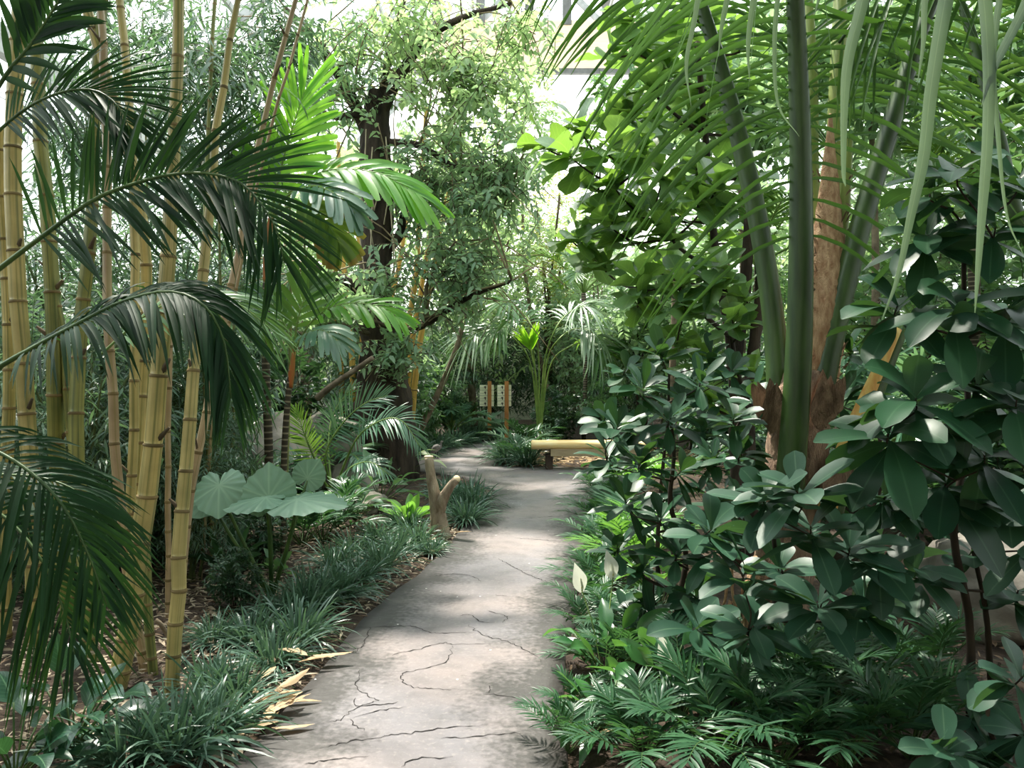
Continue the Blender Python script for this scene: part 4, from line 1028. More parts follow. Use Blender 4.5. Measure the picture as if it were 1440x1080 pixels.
leafy_plant('broad_leaf_plant', 'dark leathery plant between the feather palm and the stump', gd(535, 712), 22, .3, .12, 'broad_mid', 18, h=.4)
leafy_plant('broad_leaf_plant', 'broad dark leaves under the cut yellow palm stalk', gd(1190, 880), 24, .26, .11, 'broad_mid', 19, h=.45)

# ================================================================== PARLOUR PALMS
def parlour(label, base, seed, s=1.0, leaf='chama', n=11, group=None):
    root = thing('parlour_palm', label, 'palm', base, group); rs = np.random.default_rng(seed); b = np.asarray(base, float)
    for i in range(n):
        a = i * 2.399 + rs.uniform(-.3, .3); e = math.radians(rs.uniform(48, 82)); h = np.array([math.cos(a), math.sin(a), 0]); ln = rs.uniform(.42, .66) * s
        ts = np.linspace(0, 1, 5)[:, None]; P = b + h * ln * math.cos(e) * ts * 1.35 + UP * (ln * math.sin(e) * ts - .38 * ln * ts ** 2.3)
        frond(root, P, .17 * s, .021 * s, 14, leaf, 'rachis_dark', N0=UP - h * .3, r=.0035, t0=.32, ang=(62, 25), droop=.2, vee=10, nseg=12, ns=3, lf=[.8, 1, 1, .8, .6])
    return root


g2 = 'low parlour palms under the shrubs'
PPal = [(1010, 1075, 'fine-leaved parlour palm at the bottom, under the hanging fibres', 1.05), (905, 1085, 'parlour palm at the path corner nearest the camera', .8), (1095, 1085, 'dark parlour palm at the bottom below the big leaf whorl', 1.0), (1190, 1085, 'dark parlour palm at the bottom beneath the thin bare stem', 1.05),
        (1280, 1070, 'parlour palm beside the large oval leaves in the bottom corner', 1.0), (960, 1010, 'parlour palm with glossy blades in front of the palm trunk', .95), (1060, 1010, 'parlour palm spreading before the trunk foot', 1.0), (1150, 1000, 'parlour palm with yellow green tips between trunk and boulder', 1.0),
        (1235, 985, 'shaded parlour palm before the grey boulder', .95), (1130, 950, 'parlour palm close behind the trunk foot', .95), (1310, 960, 'parlour palm touching the thin leaning shrub stem', .9), (1000, 950, 'parlour palm left of the trunk foot', .9)]
pp = {}
for i, (px, py, lab, s) in enumerate(PPal):
    k = i % 3
    if k not in pp: pp[k] = parlour(lab, gd(px, py), 30 + k, 1.0, group=g2); pp[k].scale = (s,) * 3
    else: dup(pp[k], lab, gd(px, py), i * 1.1, s)
g3 = 'small palms along the shaded side of the path'
pl = parlour('yellow green parlour palm opposite the end of the bench', gd(885, 700), 40, 1.25, 'chama_light', group=g3)
for i, (px, py, lab, s, p_) in enumerate([(905, 690, 'bright palm tuft just before the hidden end of the bench', 1.15, pl), (860, 750, 'blue green palm tuft at the path rim opposite the stump', 1.1, pp[0]), (855, 790, 'palm tuft behind the upright white flower', 1.0, pp[1]), (880, 770, 'palm tuft second from the path behind the white flower', 1.15, pp[2]),
                                          (900, 810, 'pale ribbed palm tuft between the slim stems', 1.1, pl), (870, 725, 'dense palm tuft above the shaded path rim', 1.15, pp[1]), (862, 700, 'palm tuft touching the path where it widens', 1.1, pp[2]), (915, 760, 'palm tuft hidden behind the dark shrub stems', 1.1, pp[0]), (850, 840, 'palm tuft beside the sunlit patch of the path', .85, pp[0]), (835, 690, 'low palm tuft creeping onto the path corner', .8, pp[1])]):
    dup(p_, lab, gd(px, py), i * 1.9 + .4, s, g3)
dup(pp[0], 'fine palm tuft in front of the bench corner', gd(733, 652), .4, 1.5, 'palm tufts in the bench bed'); dup(pp[1], 'upper palm tuft behind the bench corner', gd(735, 640), 2.4, 1.7, 'palm tufts in the bench bed')
dup(pp[2], 'palm tuft between stump and elephant ear', gd(455, 765), 1.4, 1.3, g2 + ' of the bamboo side'); dup(pp[0], 'palm tuft leaning over the ringed palm feet', gd(425, 770), 3.4, 1.2, g2 + ' of the bamboo side')
dup(pp[1], 'palm tuft behind the pale broad leaves', gd(475, 745), 5.4, 1.3, g2 + ' of the bamboo side')

# ================================================================== BENCH, SIGNS, BIRD
bn = thing('bench', 'low bench of honey coloured round rails on dark posts where the path turns', 'bench', (at(825, 658, 12.5)) * [1, 1, 0])
Yb = 12.5; z1 = at(0, 620, Yb)[2]; z0 = at(0, 631, Yb)[2]; x0, x1 = at(747, 0, Yb)[0], at(920, 0, Yb)[0]
for k, y in enumerate((Yb - .17, Yb - .06, Yb + .05, Yb + .16)):
    b = MB(); P = catmull([(x0 + .02 * (k % 2), y, z1 - .06), ((x0 + x1) / 2, y, z1 - .055), (x1, y, z1 - .06)], 24)
    tube(b, P, .058, 14, jit=.01); b.build('seat_rail', M['bench_top'], bn)
b = MB(); box(b, ((x0 + x1) / 2 + .1, Yb - .2, z0 - .04), (x1 - x0 - .4, .09, .11)); b.build('beam', M['bench_beam'], bn, smooth=False)
b = MB(); box(b, ((x0 + x1) / 2 + .1, Yb + .12, z0 - .045), (x1 - x0 - .4, .09, .11)); b.build('beam', M['bench_beam'], bn, smooth=False)
for px in (772, 890):
    x = at(px, 0, Yb)[0]; b = MB(); box(b, (x, Yb, (z0 - .1) / 2), (.11, .3, z0 - .06)); b.build('leg', M['bench_leg'], bn, smooth=False)


def sign(label, px, bx0, bx1, pw):
    Ysn = 17.9; c = at(px, HOR + H * F / Ysn, Ysn); root = thing('trail_sign', label, 'sign', c)
    top = at(px, 536, Ysn)[2]
    b = MB(); box(b, (c[0], Ysn - .07, top / 2), (pw, .07, top)); b.build('post', M['sign_post'], root, smooth=False)
    xa, xb = at(bx0, 0, Ysn)[0], at(bx1, 0, Ysn)[0]; za, zb = at(0, 541, Ysn)[2], at(0, 571.5, Ysn)[2]
    n = 4; hh = (za - zb) / n
    for i in range(n):
        z = za - hh * (i + .5); b = MB(); box(b, ((xa + xb) / 2, Ysn, z), (xb - xa, .03, hh * .93)); bd = b.build('board', M['sign_board'], root, smooth=False)
        q = MB(); ax = c[0] - .1; yy = Ysn - .018       # arrow with a bent tail on every board
        V = [(ax - .035, yy, z + .01), (ax, yy, z + .035), (ax + .03, yy, z + .005), (ax, yy, z - .005)]
        q.add(V, [[0, 1, 2, 3]]); q.add([(ax - .01, yy, z), (ax + .01, yy, z + .005), (ax + .015, yy, z - .035), (ax - .005, yy, z - .035)], [[0, 1, 2, 3]])
        q.build('arrow', M['sign_ink'], bd, smooth=False)
        q = MB()
        for kx in range(3):
            xx = xa + .03 + kx * .035; box(q, (xx, yy, z - .012), (.02, .004, .008))
        q.build('lettering', M['sign_ink'], bd, smooth=False)


sign('cream sign boards on the wooden post farther from the bench', 688.5, 674.5, 694.5, .085)
sign('cream sign boards on the wooden post nearer the bench', 712.5, 699.5, 719, .095)

bird = thing('guineafowl', 'grey guineafowl-like bird walking on the far path behind the stump', 'bird', gd(613, 645))
bl = np.array(bird.location); u_ = 1 / F * bl[1]
b = MB(); pts = [(-6, -1, -2.5), (-5.5, 0, 4), (-3, 0, 9), (0, 0, 12.5), (3, 0, 14), (5.5, 0, 14.5), (7, 0, 17), (7.2, 0, 20), (8.5, 0, 22), (10.5, 0, 21.2)]
P = np.array([bl + np.array([x, y, z + 2]) * u_ for x, y, z in pts]); tube(b, catmull(P, 40), np.interp(np.linspace(0, 1, 40), np.linspace(0, 1, 10), np.array([.8, 2.4, 4.2, 5.2, 4.6, 3, 1.5, 1.1, 1.3, .25]) * u_), 14, flat=.85)
b.build('body', M['feather'], bird)
for dx, dy in ((-.5, -1.2), (2, 1.2)):
    b = MB(); q = bl + np.array([dx, dy, 9]) * u_; tube(b, catmull([q, q + np.array([-.3, 0, -4.5]) * u_, [q[0] + .5 * u_, q[1], .006], [q[0] + 2.4 * u_, q[1], .006]], 10), np.array([.9, .8, .7, .6, .5, .45, .4, .4, .35, .3]) * u_ * .9, 6); b.build('leg', M['feather_dark'], bird)

# ================================================================== LITTER
rs = np.random.default_rng(77)


def litter(name, label, n, xr, yr, leaf, L, seed, z=.012):
    rs = np.random.default_rng(seed); x = rs.uniform(*xr, n * 3); y = rs.uniform(*yr, n * 3)
    l = np.interp(y, PR[:, 0], PR[:, 1]); r = np.interp(y, PR[:, 0], PR[:, 2])
    ok = (x < l - .02) | (x > r + .02); x, y = x[ok][:n], y[ok][:n]; n = len(x); a = rs.uniform(0, 2 * PI, n)
    d = np.maximum(np.interp(y, PR[:, 0], PR[:, 1]) - x, x - np.interp(y, PR[:, 0], PR[:, 2])).clip(0, 1.2)
    zz = -.02 + d * .035 + rs.uniform(0, .035, n)
    lb = MB(); leaves(lb, np.stack([x, y, zz], 1), np.stack([np.cos(a), np.sin(a), rs.normal(.05, .12, n)], 1), UP + rs.normal(0, .3, (n, 3)), L * rs.uniform(.5, 1.5, n), L * .22 * rs.uniform(.5, 1.6, n), .05, 'lance', 4, 2, .5)
    o = lb.build(name, M[leaf]); return tagp(o, label, 'leaf litter', kind='stuff')


litter('leaf_litter', 'tan dry bamboo leaves strewn under the clump', 8500, (-4.2, -.5), (2.6, 8), 'litter_tan', .062, 1)
litter('leaf_litter', 'brown dry leaves strewn through all the beds', 5200, (-4.5, 4), (2.4, 14), 'dry_brown', .075, 2)
litter('leaf_litter', 'tan dry leaves under the bench', 900, (0, 3.4), (12.3, 15), 'dry', .14, 3)
# big pale sheaths piled on the rim
sh = [(345, 1035, 30), (362, 1030, 70), (378, 1024, 100), (350, 1010, 60), (370, 1005, 80), (388, 1000, 20), (400, 992, 10), (360, 990, 110), (380, 1015, 35), (345, 1020, 140), (392, 985, 60), (368, 975, 75), (355, 998, 45),
      (382, 1032, 15), (403, 1005, 25), (420, 945, 15), (440, 938, 12), (432, 942, 160), (335, 1050, 100), (372, 1020, 95), (385, 1010, 55)]
proto = None
for i, (px, py, a) in enumerate(sh):
    c = gd(px, py); c[2] = .015 + (i % 6) * .012
    if i < 3:
        b = MB(); d = np.array([1, 0, .06 + .05 * i]); leaves(b, (0, 0, 0), d, UP, .26 - .03 * i, .045 + .012 * i, .02, 'lance', 9, 4, [.6, -.5, .35][i], .15)
        o = b.build('dry_sheath', M['dry'], None); P_ = (proto or []) + [o]; proto = P_
    else:
        o = proto[i % 3].copy(); COL.objects.link(o)
    o.location = [float(v) for v in c]; o.rotation_euler = (rs.normal(0, .15), rs.normal(0, .12), math.radians(a)); o.scale = (rs.uniform(.5, .95),) * 3
    tagp(o, 'dry papery bamboo sheath in the pale pile on the soil rim of the path' if i not in (15, 16, 17) else 'dry papery bamboo sheath of the trio lying beyond the pale pile', 'bamboo sheath', 'dry sheaths piled on the rim' if i not in (15, 16, 17) else 'trio of dry sheaths beyond the pile')
for i, (px, py, a, lab) in enumerate([(640, 752, 8, 'single tan husk on the soil beside the foot of the stump'), (836, 1045, 40, 'brown curled leaf on the path rim under the lily leaves')]):
    o = proto[0].copy(); COL.objects.link(o); c = gd(px, py); c[2] = .02; o.location = [float(v) for v in c]; o.rotation_euler = (0, 0, math.radians(a)); o['label'] = lab
    if 'group' in o.keys(): del o['group']

# ================================================================== COCONUT PALM (centre right)
cp = thing('coconut_palm', 'young coconut palm with stout green leaf stalks rising from a brown fibrous trunk', 'palm', at(1112, 930, 4.15) * [1, 1, 0])
cb = np.array(cp.location)
trunk_mesh([cb - [0, 0, .04], at(1095, 860, 4.2), at(1108, 760, 4.2), at(1120, 660, 4.2), at(1124, 580, 4.2), at(1130, 520, 4.2)], [.17, .16, .15, .16, .155, .09], 'trunk', 'sheath', cp, 40, 24, .04)


def petiole(pts, r, mat, nm='leaf_stalk', flat=.8, n=40):
    P = catmull([at(*p) for p in pts], n); b = MB(); tube(b, P, np.interp(np.linspace(0, 1, n), np.linspace(0, 1, len(r)), r), 16, flat=flat); return b.build(nm, M[mat], cp)


CK = dict(prof='leaflet', vee=4, jit=.035, ns=7, fold=.3)
frond(cp, [at(1108, 715, 3.98), at(1120, 560, 3.93), at(1126, 400, 3.9), at(1126, 220, 3.85), at(1120, 40, 3.75), at(1112, -120, 3.55), at(1100, -300, 3.1), at(1080, -420, 2.5), at(1060, -430, 1.8)],
      1.0, .027, 40, 'coco_silhouette', 'petiole', (0, -1, .1), .062, t0=.30, ang=(96, 60), droop=.75, droop2=.6, lf=[.75, .95, 1, 1, .9, .6], nseg=44, rt=.12, **CK)
frond(cp, [at(1096, 620, 4.25), at(1090, 470, 4.3), at(1068, 320, 4.35), at(1036, 180, 4.4), at(1000, 50, 4.4), at(960, -60, 4.4), at(890, -160, 4.35), at(800, -200, 4.3)],
      .9, .028, 38, 'coco_silhouette', 'petiole', (.3, -1, .3), .054, t0=.42, ang=(88, 50), droop=.8, lf=[.8, 1, 1, .9, .6], nseg=40, rt=.12, **CK)
frond(cp, [at(1146, 600, 4.15), at(1172, 470, 4.2), at(1210, 320, 4.25), at(1252, 180, 4.3), at(1300, 30, 4.3), at(1360, -110, 4.2), at(1470, -220, 4.1), at(1600, -240, 4.0)],
      .95, .03, 30, 'coco', 'petiole', (-.3, -1, .3), .056, t0=.42, ang=(84, 50), droop=.7, lf=[.7, 1, 1, .9, .6], nseg=40, rt=.12, **CK)
frond(cp, [at(1140, 560, 4.4), at(1146, 400, 4.5), at(1142, 240, 4.6), at(1140, 60, 4.7), at(1120, -120, 4.9), at(1060, -260, 5.3), at(960, -300, 5.8)],
      .9, .03, 24, 'coco', 'petiole_light', (0, -1, .3), .04, t0=.4, ang=(70, 35), droop=.5, lf=[.7, 1, 1, .9, .6], nseg=36, rt=.15, **CK)
frond(cp, [at(1158, 560, 4.4), at(1168, 400, 4.5), at(1174, 240, 4.6), at(1180, 60, 4.7), at(1190, -100, 5), at(1240, -220, 5.4), at(1320, -260, 5.9)],
      .9, .03, 24, 'coco', 'petiole_light', (0, -1, .3), .055, t0=.4, ang=(70, 35), droop=.5, lf=[.7, 1, 1, .9, .6], nseg=36, rt=.15, **CK)
P = catmull([at(1146, 590, 4.2), at(1158, 450, 4.22), at(1165, 330, 4.3), at(1168, 160, 4.45)], 60); b = MB(); tube(b, P, np.interp(np.linspace(0, 1, 60), [0, .35, .6, .8, 1], [.1, .125, .1, .055, .008]), 22, flat=.45, jit=.045); b.build('fibre_sheath', M['petiole_brown'], cp)
hr = np.random.default_rng(31); q_ = P[hr.integers(2, 50, 150)] + np.stack([hr.choice([-1, 1], 150) * hr.uniform(.05, .11, 150), np.full(150, -.03), hr.normal(0, .02, 150)], 1)
b = MB(); leaves(b, q_, np.stack([np.sign(q_[:, 0] - P[30, 0]) * .5, np.full(150, -.4), hr.normal(.6, .5, 150)], 1), (0, -1, 0), hr.uniform(.02, .09, 150), hr.uniform(.004, .012, 150), .1, 'lance', 3, 1, 0); b.build('bristles', M['dry_brown'], cp)['kind'] = 'stuff'
petiole([(1104, 590, 4.3), (1112, 500, 4.35), (1118, 400, 4.4)], [.04, .035, .01], 'petiole_brown', 'fibre_sheath', .6)
petiole([(1158, 560, 4.3), (1172, 420, 4.3), (1186, 300, 4.35), (1195, 190, 4.4)], [.05, .045, .035, .02], 'petiole_light', 'split_stalk', .5)
o = petiole([(1162, 720, 4.02), (1185, 640, 4.05), (1218, 560, 4.1), (1262, 462, 4.15)], [.05, .046, .038, .024], 'petiole_cut', 'cut_stalk', .6); o['label'] = 'cut yellow brown leaf stalk'
petiole([(1172, 722, 4.08), (1196, 645, 4.11), (1230, 562, 4.16), (1272, 464, 4.2)], [.05, .046, .036, .02], 'petiole', 'cut_stalk', .6)
rs = np.random.default_rng(9)
for (px, py, sc_, dx) in ((1088, 545, 1, -.5), (1150, 540, 1.1, .5), (1165, 640, .9, .9), (1040, 900, .8, -.7), (1060, 820, .9, -.6), (1110, 600, .8, 0)):
    b = MB(); p = at(px, py + 60, 4.02); leaves(b, p + rs.normal(0, .01, (5, 3)), np.array([dx * .35, -.25, 1]) + rs.normal(0, .22, (5, 3)), (0, -1, .1), .26 * sc_, .11 * sc_, -.03, 'lance', 6, 3, .4, .3)
    b.build('fibre_flap', M['sheath'], cp)
for i in range(14):
    x = rs.uniform(1020, 1065); y = rs.uniform(780, 860); b = MB(); P = [at(x, y, 3.95), at(x + rs.uniform(-12, 6), y + 50, 3.9), at(x + rs.uniform(-25, 10), y + rs.uniform(70, 110), 3.92)]
    tube(b, catmull(P, 8), np.linspace(.012, .003, 8), 5, flat=.4); b.build('fibre_strand', M['petiole_brown'], cp)

# second palm out of frame at the right: an overhead frond hangs into view
cq = thing('coconut_palm', 'coconut palm at the frame edge whose overhead frond hangs long ribbon leaflets into view', 'palm', (4.1, 3.6, 0))
trunk_mesh([(4.1, 3.6, -.05), (4.12, 3.6, 1.0), (4.1, 3.6, 2.0)], [.18, .15, .12], 'trunk', 'sheath', cq, 14, 16)


def strip(mb, P, wd, N=(0, -1, .1), fold=.25):
    n = len(P); T = nrm(np.gradient(P, axis=0)); N = np.array(N, float); Nn = nrm(N - (T @ N)[:, None] * T); S = np.cross(T, Nn); wd = np.asarray(wd)[:, None]
    V = np.stack([P - S * wd + Nn * wd * fold, P, P + S * wd + Nn * wd * fold], 1); i = np.arange(3 * n).reshape(n, 3)
    mb.add(V, np.concatenate([np.stack([i[:-1, k], i[:-1, k + 1], i[1:, k + 1], i[1:, k]], -1) for k in (0, 1)]), np.stack(np.broadcast_arrays(np.array([0, .5, 1])[None], np.linspace(0, 1, n)[:, None]), -1))


rp = [at(1800, 330, 3.2), at(1640, 60, 2.7), at(1500, -60, 2.3), at(1380, -100, 2.1), at(1240, -110, 2.0), at(1080, -95, 1.95), at(960, -60, 1.9)]
b = MB(); tube(b, catmull(rp, 40), np.linspace(.03, .006, 40), 8); orc = b.build('frond', M['petiole'], cq)
RB = [([(1236, -105), (1222, -40), (1208, 20), (1193, 80), (1187, 140), (1186, 240), (1189, 262)], .017), ([(1345, -100), (1336, -40), (1322, 40), (1308, 130), (1298, 220), (1280, 305), (1262, 390), (1240, 450)], .021), ([(1366, -98), (1380, -30), (1389, 80), (1388, 190), (1380, 300), (1374, 390), (1371, 440)], .02),
      ([(1046, -85), (1030, -30), (1016, 30), (1010, 80)], .009), ([(1072, -95), (1062, -20), (1052, 60), (1054, 115)], .009), ([(1100, -95), (1095, -20), (1089, 60), (1094, 146), (1124, 192)], .007), ([(1420, -90), (1402, 20), (1396, 90), (1402, 180), (1415, 300), (1440, 360)], .01),
      ([(1470, -70), (1440, 10), (1400, 90), (1380, 150)], .016), ([(1310, -105), (1300, 0), (1298, 60), (1290, 120)], .01), ([(990, -70), (978, 20), (965, 90), (972, 150)], .007), ([(1150, -100), (1156, -30), (1146, 20)], .01)]
b = MB()
for p, wd in RB:
    P = catmull([at(x, y, 1.95 + .0008 * max(0, x - 1100)) for x, y in p], 26); strip(b, P, wd * np.interp(np.linspace(0, 1, 26), [0, .2, .6, 1], [.7, 1, .75, .06]))
b.build('leaflets', M['coco_ribbon'], orc)
frond(cq, [(4.1, 3.6, 2.0), at(1560, 300, 4.3), at(1450, 340, 4.5), at(1400, 180, 4.6), at(1370, 60, 4.7), at(1330, -40, 4.8), at(1260, -120, 4.9)], .8, .03, 28, 'palm_mid', 'petiole', (0, -1, .2), .045, t0=.5, ang=(65, 35), droop=.5, nseg=34, **CK)
frond(cq, [(4.1, 3.6, 2.0), at(1700, 60, 4.0), at(1560, -60, 3.9), at(1400, -90, 3.8), at(1260, -40, 3.8), at(1180, 60, 3.8)], .8, .026, 22, 'coco', 'petiole', (0, -.8, .6), .03, t0=.3, ang=(60, 25), droop=.45, nseg=34, **CK)

# ================================================================== RIGHT-HAND SHRUBS
def tips(lst, Y, L=1, seed=0, jy=.25, up=.9):
    rs = np.random.default_rng(seed); out = []
    for t in lst:
        p = at(t[0], t[1], Y + rs.uniform(-jy, jy)); d = np.array([rs.normal(0, .35), -.45 + rs.normal(0, .25), up]) if len(t) < 4 else np.array([t[2], -.4, t[3]])
        out.append((p, nrm(d), rs.uniform(.88, 1.12) * L))
    return out


rosette_shrub('schefflera_shrub', 'slim-stemmed shrub with whorls of narrow glossy leaves in front of the bench end', gd(958, 925), tips([(905, 545), (985, 535), (868, 600), (940, 590), (1032, 588), (855, 640), (1000, 645), (900, 650), (958, 662), (1058, 560), (880, 705), (930, 728), (1012, 705), (868, 770), (905, 800), (1005, 770), (950, 780), (880, 860), (1040, 640), (920, 850), (980, 840)], 4.15, 1, 1), .2, .066, nl=11, r=.02, seed=4, ns=6)
rosette_shrub('schefflera_shrub', 'broad-leaved shrub in front of the palm trunk, its topmost leaf pale and cupped', gd(1085, 975), tips([(1075, 700), (1000, 745), (1140, 740), (1150, 850), (1095, 800), (1195, 770), (1050, 800), (1120, 690), (1215, 850), (1060, 880), (985, 880)], 3.25, 1, 2), .24, .105, leaf='obov_big', nl=10, r=.018, seed=5, spread=(45, 100))
rosette_shrub('schefflera_shrub', 'tall dark stemmed shrub with very large drooping leaf whorls at the frame edge', gd(1365, 1010), tips([(1352, 235, 0, 1), (1305, 330), (1400, 320), (1345, 430), (1262, 430), (1418, 440), (1288, 560), (1385, 640), (1250, 610), (1430, 560), (1330, 680), (1435, 250), (1320, 260), (1375, 540)], 3.1, 1, 3), .27, .118, leaf='obov', nl=9, r=.02, seed=6, spread=(50, 110), droop=.3)
rosette_shrub('schefflera_shrub', 'middle-height shrub with oval leaves catching light above the boulder', gd(1400, 1000), tips([(1368, 775), (1290, 800), (1432, 830), (1245, 700), (1325, 720), (1415, 700), (1450, 760), (1230, 790)], 3.3, 1, 4), .22, .108, leaf='obov_big', nl=8, r=.016, seed=7, spread=(50, 105))
rosette_shrub('schefflera_shrub', 'low broad shrub filling the bottom corner below the boulder', gd(1420, 1130), tips([(1365, 1010), (1330, 1055), (1440, 950), (1400, 1060), (1440, 1030)], 2.75, 1, 5), .2, .1, leaf='obov_big', nl=8, r=.012, seed=8, spread=(50, 100))
rosette_shrub('schefflera_shrub', 'dark shrub between the coconut palm and the tall edge shrub', [2.15, 4.6, 0], tips([(1230, 560), (1205, 620), (1270, 640), (1180, 560), (1240, 500), (1300, 720), (1230, 690), (1195, 490)], 4.7, 1, 6), .22, .085, nl=9, r=.018, seed=9)
rosette_shrub('schefflera_shrub', 'shaded shrub directly behind the slim-stemmed one', [1.0, 5.3, 0], tips([(880, 520), (930, 500), (1000, 500), (960, 560), (900, 610), (1030, 520), (850, 590), (1040, 700), (940, 690), (870, 660), (990, 600)], 5.2, 1, 7), .22, .08, nl=10, r=.018, seed=10)

# ================================================================== FIDDLE-LEAF FIG
def fig(name, label, base, tp, L, W, seed, r=.06):
    root = rosette_shrub(name, label, base, tp, L, W, None, 'fiddle', 'stem_dark', 7, r, 'fiddle', seed, 'tree', spread=(30, 95), wave=.12, ns=9, droop=.2)
    return root


fig('fiddle_leaf_fig', 'fiddle-leaf fig tree leaning over the path with big wavy backlit leaves', [2.0, 6.6, 0], tips([(815, 175, -.3, 1), (862, 70), (922, 125), (905, 205), (960, 60), (952, 165), (868, 255), (812, 330), (850, 372), (922, 300), (980, 235), (932, 375), (1000, 120), (765, 205, -.8, .5), (838, 225), (1000, 330), (890, 20), (1010, 260), (840, 300), (890, 330), (960, 300), (900, 395), (1040, 60), (1030, 180), (960, 0), (870, 150), (1060, 330), (835, 265), (900, 60), (940, 100), (890, 165), (930, 240), (905, 270), (880, 290), (830, 350), (945, 330), (975, 170), (985, 280), (990, 30), (1020, 90), (915, 165), (860, 310), (900, 420), (960, 400), (1030, 130), (1045, 240), (860, 205), (800, 215, -.6, .7), (930, 30)], 6.3, 1, 21, .6), .3, .21, 11, .05)
fig('fiddle_leaf_fig', 'smaller fiddle-leaf fig with pale leaves beside the green palm stalks', [1.75, 5.7, 0], tips([(1002, 395), (958, 425), (1030, 450), (985, 505), (1010, 372), (1048, 420), (950, 480), (1060, 520), (1000, 560)], 5.6, 1, 22, .3), .24, .17, 12, .03)
for i, (a, b_, lab) in enumerate((((1062, 700), (1070, 330), 'dark bare fig stem behind the palm stalks, nearer the trunk'), ((1040, 700), (1055, 300), 'dark bare fig stem behind the palm stalks, nearer the path'))):
    b = MB(); P = catmull([at(a[0], a[1], 6.2) * [1, 1, 0], at(a[0] - 8, 560, 6.2), at(a[0] + 6, 430, 6.2), at(b_[0], b_[1], 6.2)], 20); tube(b, P, .045, 8, jit=.06); tagp(b.build('bare_tree', M['bark_dark']), lab, 'tree')

# ================================================================== KENTIA PALM AND ITS BED
kp = thing('kentia_palm', 'kentia palm with drooping leaflets coloured pale with sky sheen and one lime new leaf behind the bench', 'palm', gd(760, 640) + [0, .6, 0])
kb = np.array(kp.location)
for p, m_ in (([(748, 520), (725, 478), (695, 462), (662, 472), (632, 505)], 'palm_sheen'), ([(752, 515), (745, 480), (720, 462), (690, 462), (655, 470)], 'palm_mid'), ([(768, 515), (785, 478), (812, 462), (842, 474), (868, 508)], 'palm_sheen'),
              ([(772, 520), (800, 488), (830, 482), (855, 495), (872, 520)], 'palm_mid'), ([(758, 515), (752, 470), (735, 440), (705, 425), (680, 430)], 'palm_mid'), ([(765, 515), (780, 465), (800, 440), (825, 430), (850, 440)], 'palm_sheen')):
    frond(kp, [kb + [0, 0, .05]] + [at(x, y, kb[1] - (.3 if i_ % 2 else 0)) for i_, (x, y) in enumerate(p)], .8, .05, 30, m_, 'rachis', (0, -.6, .9), .013, t0=.5, ang=(66, 28), droop=.5, vee=5, lf=[.7, 1, 1, .9, .6])
frond(kp, [kb + [0, 0, .1], at(755, 540, kb[1] - .3), at(748, 500, kb[1] - .4), at(745, 482, kb[1] - .45)], .55, .06, 12, 'lime', 'rachis', (0, -1, .2), .015, t0=.78, ang=(40, 8), droop=.05)
# ================================================================== BACKGROUND PLANTING
# prototypes
P_bam = [bush('bamboo_thicket', 'dense blue green bamboo thicket behind the culms at the frame edge', [-3.6, 6.6, 0], 3.4, 1.15, 330, 9, .17, .024, 'bamboo_leaf', 'twig_green', None, 'bamboo', 'lance', .45, 61, .3, 9, hang=.35, cz=.56, ns=3, na=1),
         bush('bamboo_thicket', 'dense bamboo thicket directly behind the thickest culm', [-2.75, 6.4, 0], 3.0, .85, 300, 9, .16, .022, 'bamboo_leaf', 'twig_green', None, 'bamboo', 'lance', .45, 62, .3, 9, hang=.35, cz=.56, ns=3, na=1)]
for i, (x, y, s, lab) in enumerate([(-3.1, 7.6, .7, 'low bamboo thicket between the culms and the ringed palms'), (-4.7, 7.8, 1.2, 'tall bamboo thicket at the greenhouse side wall'), (-4.1, 9.8, 1.35, 'bamboo thicket rising behind the slim free culm'), (-5.6, 10.5, 1.5, 'far bamboo thicket under the roof beam'),
                                    (-4.3, 12.6, 1.5, 'bamboo thicket left of the dark tree'), (-2.4, 13.6, 1.5, 'high bamboo thicket behind the dark tree'), (-2.35, 5.75, .42, 'knee-high bamboo growth behind the elephant ear'), (-3.0, 5.4, .8, 'bamboo growth close behind the clump'), (-4.4, 5.6, .95, 'bamboo growth at the frame edge behind the dark palm')]):
    dup(P_bam[i % 2], lab, (x, y, 0), i * 1.7, s)
# overhead bamboo crowns
cr = [((300, 130, 6.5), (1.0, .9, .9), 170, 'hanging spray of bamboo leaves above the tall slender palm'), ((200, 60, 7.5), (1.2, .9, .9), 150, 'hanging spray of bamboo leaves above the front culms'), ((400, 60, 7.5), (.9, .9, .7), 110, 'hanging spray of bamboo leaves next to the dark tree limbs'),
      ((120, 200, 7.5), (.8, .8, .9), 110, 'hanging spray of bamboo leaves beside the roof beam'), ((320, 260, 7), (.8, .8, .9), 130, 'spray of bamboo leaves behind the arching dark frond')]
for i, (c, R, K_, lab) in enumerate(cr):
    b_ = at(*c); root = thing('bamboo_spray', lab, 'bamboo', [b_[0], b_[1], 0]); b = MB()
    tube(b, catmull([np.array([b_[0], b_[1], -.03]), b_ * [1, 1, .5] + [.06, 0, 0], b_ + [0, 0, R[2] * .5]], 20), np.linspace(.022, .006, 20), 8); b.build('culm', M['bamboo_g'], root)
    lb, sb = MB(), MB(); twig_cloud(lb, sb, b_, R, K_, 10, .17, .026, .55, 'lance', .3, np.random.default_rng(80 + i), hollow=.1, hang=.35, ns=3, na=1); sb.build('twigs', M['twig_green'], root); lb.build('foliage', M['bamboo_leaf'], root)

